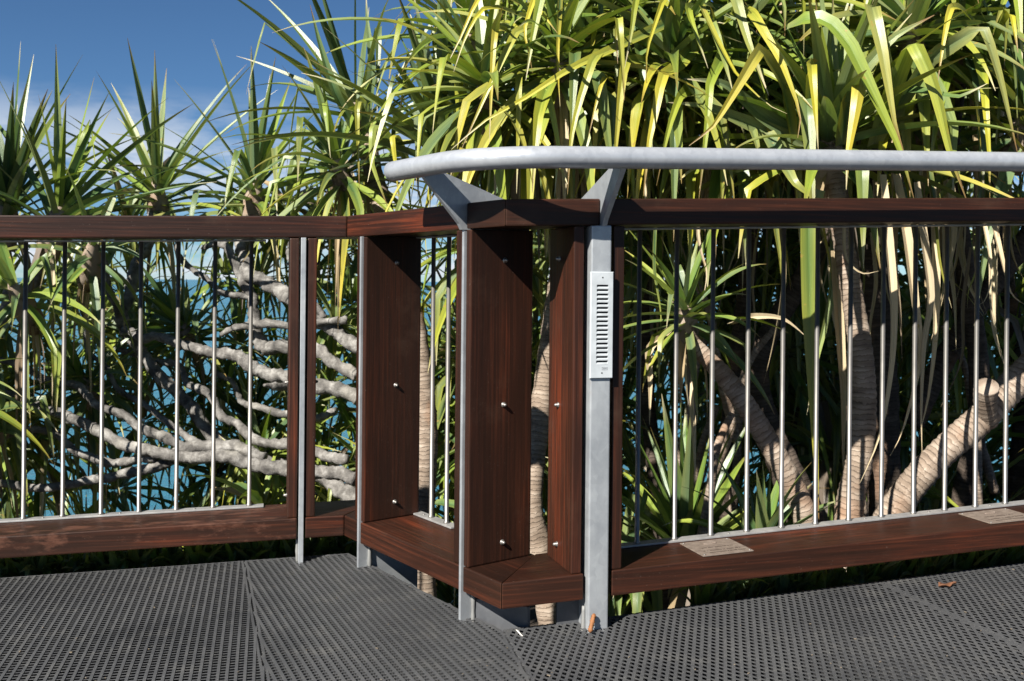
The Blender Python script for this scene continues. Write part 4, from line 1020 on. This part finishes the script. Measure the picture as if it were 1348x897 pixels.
# ---- the tangle farther back, too dense to count
def tangle(name, heads, label, seed):
    global RL
    RL = random.Random(seed); V = []; F = []; C = []; U = []
    for c, ax, n, ln, wd, sp_, dk in heads:
        ax = Vector(ax).normalized(); e1 = ax.cross(Vector((0, 1, 0.01))).normalized(); e2 = ax.cross(e1)
        for i in range(n):
            q = i / n; a = i * 2.39996 + RL.uniform(-.2, .2); th = math.radians(sp_[0] + (sp_[1] - sp_[0]) * q ** .75 + RL.uniform(-8, 8))
            d = ax * math.cos(th) + (e1 * math.cos(a) + e2 * math.sin(a)) * math.sin(th)
            l2 = ln * RL.uniform(.75, 1.2); dead = RL.random() < dk
            pts = leaf_path(c + d * .03, d, l2, (1.8 if dead else .8) * RL.uniform(.4, 1.3) * (.4 + q), RL.uniform(.4, .7) if RL.random() < .35 else None, 7)
            sd = d.cross(ax)
            if sd.length < .05: sd = Vector((1, 0, 0))
            v, f, cc, uu = leaf_strip(pts, wd * RL.uniform(.7, 1.1), sd.normalized(), RL.uniform(-.9, .9), .4, RL.uniform(0, .4), RL.choice(STRAW) if dead else RL.choice(GREEN), dead)
            o = len(V); V += v; F += [tuple(k + o for k in ff) for ff in f]; C += cc; U += uu
    return tag(put_leaf(V, F, C, U, name, None), label, kind='stuff')
R5 = random.Random(9)
hd = []
for _ in range(210):          # behind the right half
    px, py, z = R5.uniform(640, 1480), R5.uniform(60, 820), R5.uniform(4.8, 8.5)
    if 1165 < px < 1235 and 560 < py < 660: continue
    hd.append((unp(px, py, z), (R5.uniform(-.4, .4), R5.uniform(-.6, .3), 1), 28, R5.uniform(.6, .9), .055, (8, 130), .05))
tangle('undergrowth', hd, 'dark tangle of pandanus foliage behind the trunks on the right', 5)
hd = []
for _ in range(46):          # low growth on the left, leaving the sea open
    px, py, z = R5.uniform(-120, 640), R5.uniform(600, 860), R5.uniform(4.6, 7.0)
    hd.append((unp(px, py, z), (R5.uniform(-.4, .4), R5.uniform(-.6, .3), 1), 26, R5.uniform(.35, .6), .045, (8, 120), .05))
for _ in range(6):
    hd.append((unp(R5.uniform(-100, 90), R5.uniform(330, 640), R5.uniform(4.8, 6)), (R5.uniform(-.4, .4), R5.uniform(-.6, .3), 1), 28, R5.uniform(.5, .7), .05, (8, 130), .06))
for _ in range(16):
    hd.append((unp(R5.uniform(400, 640), R5.uniform(330, 640), R5.uniform(4.9, 6.5)), (R5.uniform(-.4, .4), R5.uniform(-.6, .3), 1), 26, R5.uniform(.45, .65), .048, (8, 130), .05))
for _ in range(12):
    hd.append((unp(R5.uniform(-60, 480), R5.uniform(255, 330), R5.uniform(5.4, 6.5)), (R5.uniform(-.4, .4), R5.uniform(-.6, .3), 1), 24, R5.uniform(.35, .5), .045, (15, 130), .2))
for _ in range(26):
    hd.append((unp(R5.uniform(90, 400), R5.uniform(350, 640), R5.uniform(5.2, 6.4)), (R5.uniform(-.5, .5), R5.uniform(-.6, .3), 1), 22, R5.uniform(.35, .5), .042, (8, 130), .06))
tangle('undergrowth', hd, 'low dark pandanus growth behind the left rods', 6)

# ---- near crowns that close the canopy
rosette(t14, unp(700, 150, 3.75), (-.1, -.3, .9), 40, .62, .052, (15, 125), .5, .9, .6, 3, seed=51, cr=.04)
rosette(t14, unp(835, 30, 3.6), (0, -.3, .9), 42, .68, .056, (15, 125), .5, .9, .6, 3, seed=52, cr=.04)
rosette(t3, unp(960, 165, 3.6), (0, -.3, .9), 40, .60, .054, (15, 125), .4, .9, .6, 3, seed=53, cr=.04)
rosette(t2, unp(1200, 60, 3.5), (0, -.3, .9), 40, .66, .060, (15, 125), .4, .9, .6, 3, seed=54, cr=.04)
rosette(t4, unp(620, 60, 3.9), (-.1, -.1, .9), 34, .70, .050, (8, 100), .3, .6, .4, 2, seed=55, cr=.04)
# ---- tree added beyond the left edge to shade the gap behind the left rods
t17 = tree_at(-330, 740, 3.9, 'added pandanus beyond the left edge, placed to shade the growth behind the left rods')
trunk(t17, [(-330, 800, 3.9, .06), (-320, 600, 3.9, .055), (-300, 400, 3.9, .05), (-300, 220, 3.8, .05)], mat=M_GNARL, rings=False, gnarl=.05)
for i, (x, y, z) in enumerate(((-300, 200, 3.8), (-400, 300, 3.6), (-260, 60, 4.0), (-470, 120, 3.7))):
    rosette(t17, unp(x, y, z), (.05, -.1, 1), 44, .62, .055, (10, 130), .25, .9, .5, 6, seed=60 + i, cr=.045)

# ------------------------------------------------------------------ litter on the deck
def dz(px, py, hf):
    s = 2.4
    for _ in range(14):
        q = unp(px, py, s); s *= (EYE - hf(q.x, q.y)) / max(1e-3, EYE - q.z)
    return unp(px, py, s)
q_ = cE - uR * 0.030 - bR * 0.034; a = v3(q_, hR(q_.x, q_.y)); q_ = cE - uR * 0.013 - bR * 0.018; b = v3(q_, hR(q_.x, q_.y) + 0.036)
pts = [a.lerp(b, i / 14) + Vector((0, 0, 0.003)) for i in range(15)]
v, f = tube(pts, [0.003] + [0.0045 + 0.0016 * (i % 2) for i in range(13)] + [0.002], 8, True, lambda p, i, k: 1 + .22 * math.sin(k * 2.4 + i))
tag(mesh_obj('dry_catkin', v, f, simple('rusty_brown_catkin', (0.19, 0.075, 0.024), 0.8), smooth=True), 'small rust brown catkin leaning on the foot of the wide steel post', 'catkin')
c = dz(1247, 773, hR); V = []; F = []
for i in range(9):
    t = i / 8; w_ = .010 * math.sin(math.pi * min(1, t * 1.15 + .08)) * (1 if t < .8 else .5) + .001
    x = (t - .5) * .052
    V += [(x, -w_, .007 + .004 * math.sin(t * 9)), (x, 0, .002 + .004 * t * t), (x + .002, w_, .009 + .004 * math.cos(t * 7))]
for i in range(8):
    for k in range(2): F.append((i * 3 + k, i * 3 + k + 1, i * 3 + k + 4, i * 3 + k + 3))
lf = mesh_obj('fallen_leaf', V, F, simple('brown_dead_leaf', (0.11, 0.045, 0.020), 0.7), None, frame_mw(c, .25), smooth=True, local=True)
md = lf.modifiers.new('thickness', 'SOLIDIFY'); md.thickness = 0.0012
tag(lf, 'small curled brown leaf lying on the right mat', 'leaf')
a = dz(679, 831, hL); b = dz(688, 839, hL); pts = [a.lerp(b, i / 6) + Vector((0, 0, .003 + .0012 * math.sin(i))) for i in range(7)]
v, f = tube(pts, [.0010, .0016, .0018, .0018, .0017, .0015, .0008], 6)
tag(mesh_obj('pale_twig', v, f, simple('bleached_twig', (0.55, 0.52, 0.47), 0.7), smooth=True), 'tiny bleached twig on the mats at the inner corner', 'twig')

R6 = random.Random(21); mb = MB()
for _ in range(95):
    px, py = R6.uniform(-40, 1390), R6.uniform(745, 905)
    hf = hR if px > 690 else hL
    p = dz(px, py, hf)
    d = (Vector((p.x, p.y)) - (L0 + bL * EO_L)).dot(bL) if px < 460 else ((Vector((p.x, p.y)) - (D + bR * EO_R)).dot(bR) if px > 690 else (Vector((p.x, p.y)) - (D + bJ * EO_J)).dot(bJ))
    if d > -0.01: continue
    r = R6.uniform(.0008, .0026); a = R6.uniform(0, 6.28); e1 = Vector((math.cos(a), math.sin(a), 0)); e2 = Vector((-math.sin(a), math.cos(a), 0))
    mb.add(*box(p + Vector((0, 0, r * .4 + .0008)), e1, e2, Vector((0, 0, 1)), r * R6.uniform(1, 3.5), r, r * .6))
tag(mesh_obj('leaf_crumbs', mb.v, mb.f, simple('dry_crumbs', (0.15, 0.12, 0.085), 0.9)), 'tiny dry leaf crumbs scattered over the rubber mats', kind='stuff')

rosette(t4, unp(640, 130, 3.35), (-.1, -.25, .9), 40, .56, .048, (12, 125), .5, .9, .6, 2, seed=71, cr=.035)
rosette(t4, unp(735, 95, 3.3), (0, -.25, .9), 40, .58, .050, (12, 125), .5, .9, .6, 2, seed=72, cr=.035)
rosette(t14, unp(880, 95, 3.35), (0, -.25, .9), 38, .56, .050, (12, 125), .5, .9, .6, 2, seed=74, cr=.035)
for i, (x, y, z) in enumerate(((-70, 520, 3.8),)):
    rosette(t8, unp(x, y, z), (.05, -.3, .8), 34, .42, .042, (12, 130), .3, .9, .5, 4, seed=80 + i, cr=.035)
# dark low growth hugging the outside of the bottom rails
hd = []
for i in range(110):
    q = L0 + bL * R6.uniform(.225, .265) + uL * (-.9 + 1.95 * i / 109); hd.append((Vector((q.x, q.y, hL(q.x, q.y) - R6.uniform(.10, .14))), (R6.uniform(-.1, .1), R6.uniform(-.1, .1), 1), 12, R6.uniform(.12, .17), .034, (2, 26), .0))
for i in range(60):
    q = D + bR * R6.uniform(.225, .265) + uR * (.62 + 1.3 * i / 59); hd.append((Vector((q.x, q.y, hR(q.x, q.y) - R6.uniform(.10, .16))), (R6.uniform(-.1, .1), R6.uniform(-.1, .1), 1), 10, R6.uniform(.11, .17), .032, (2, 28), .0))
tangle('undergrowth', hd, 'shaded low growth just below the outside of the bottom rails', 8)

# ---- dry strands and twigs hanging among the trunks on the right
R7 = random.Random(33)
for i in range(34):
    x = R7.uniform(830, 1345); y = R7.uniform(200, 330); z = R7.uniform(3.15, 4.3); ln = R7.uniform(90, 300) * 3.2 / z; sw = R7.uniform(-40, 40)
    pts = [(x, y, z), (x + sw * .1 + R7.uniform(-6, 6), y + ln * .35, z - .02), (x + sw * .45 + R7.uniform(-9, 9), y + ln * .7, z - .03), (x + sw, y + ln, z - .03)]
    grn = R7.random() < .25
    hero((k13, k1, k3, k2)[i % 4], pts, R7.uniform(.010, .030), .3, not grn, seed=400 + i, vee=.7, sharp=.1, twist=R7.uniform(-1.5, 1.5), base=None if grn else R7.choice([(.40, .32, .21), (.30, .23, .15), (.20, .15, .10), (.46, .38, .26)]))
for i in range(9):
    x = R7.uniform(840, 1340); y = R7.uniform(330, 600); z = R7.uniform(3.6, 4.6); dx = R7.uniform(-90, 90)
    trunk((t13, t3, t15)[i % 3], [(x, y, z, .014), (x + dx * .4, y + 50, z, .016), (x + dx * .6, y + 120, z + .05, .020), (x + dx, y + 220, z + .1, .024)], 'branch', n=30, sides=8, mat=M_TRUNK)
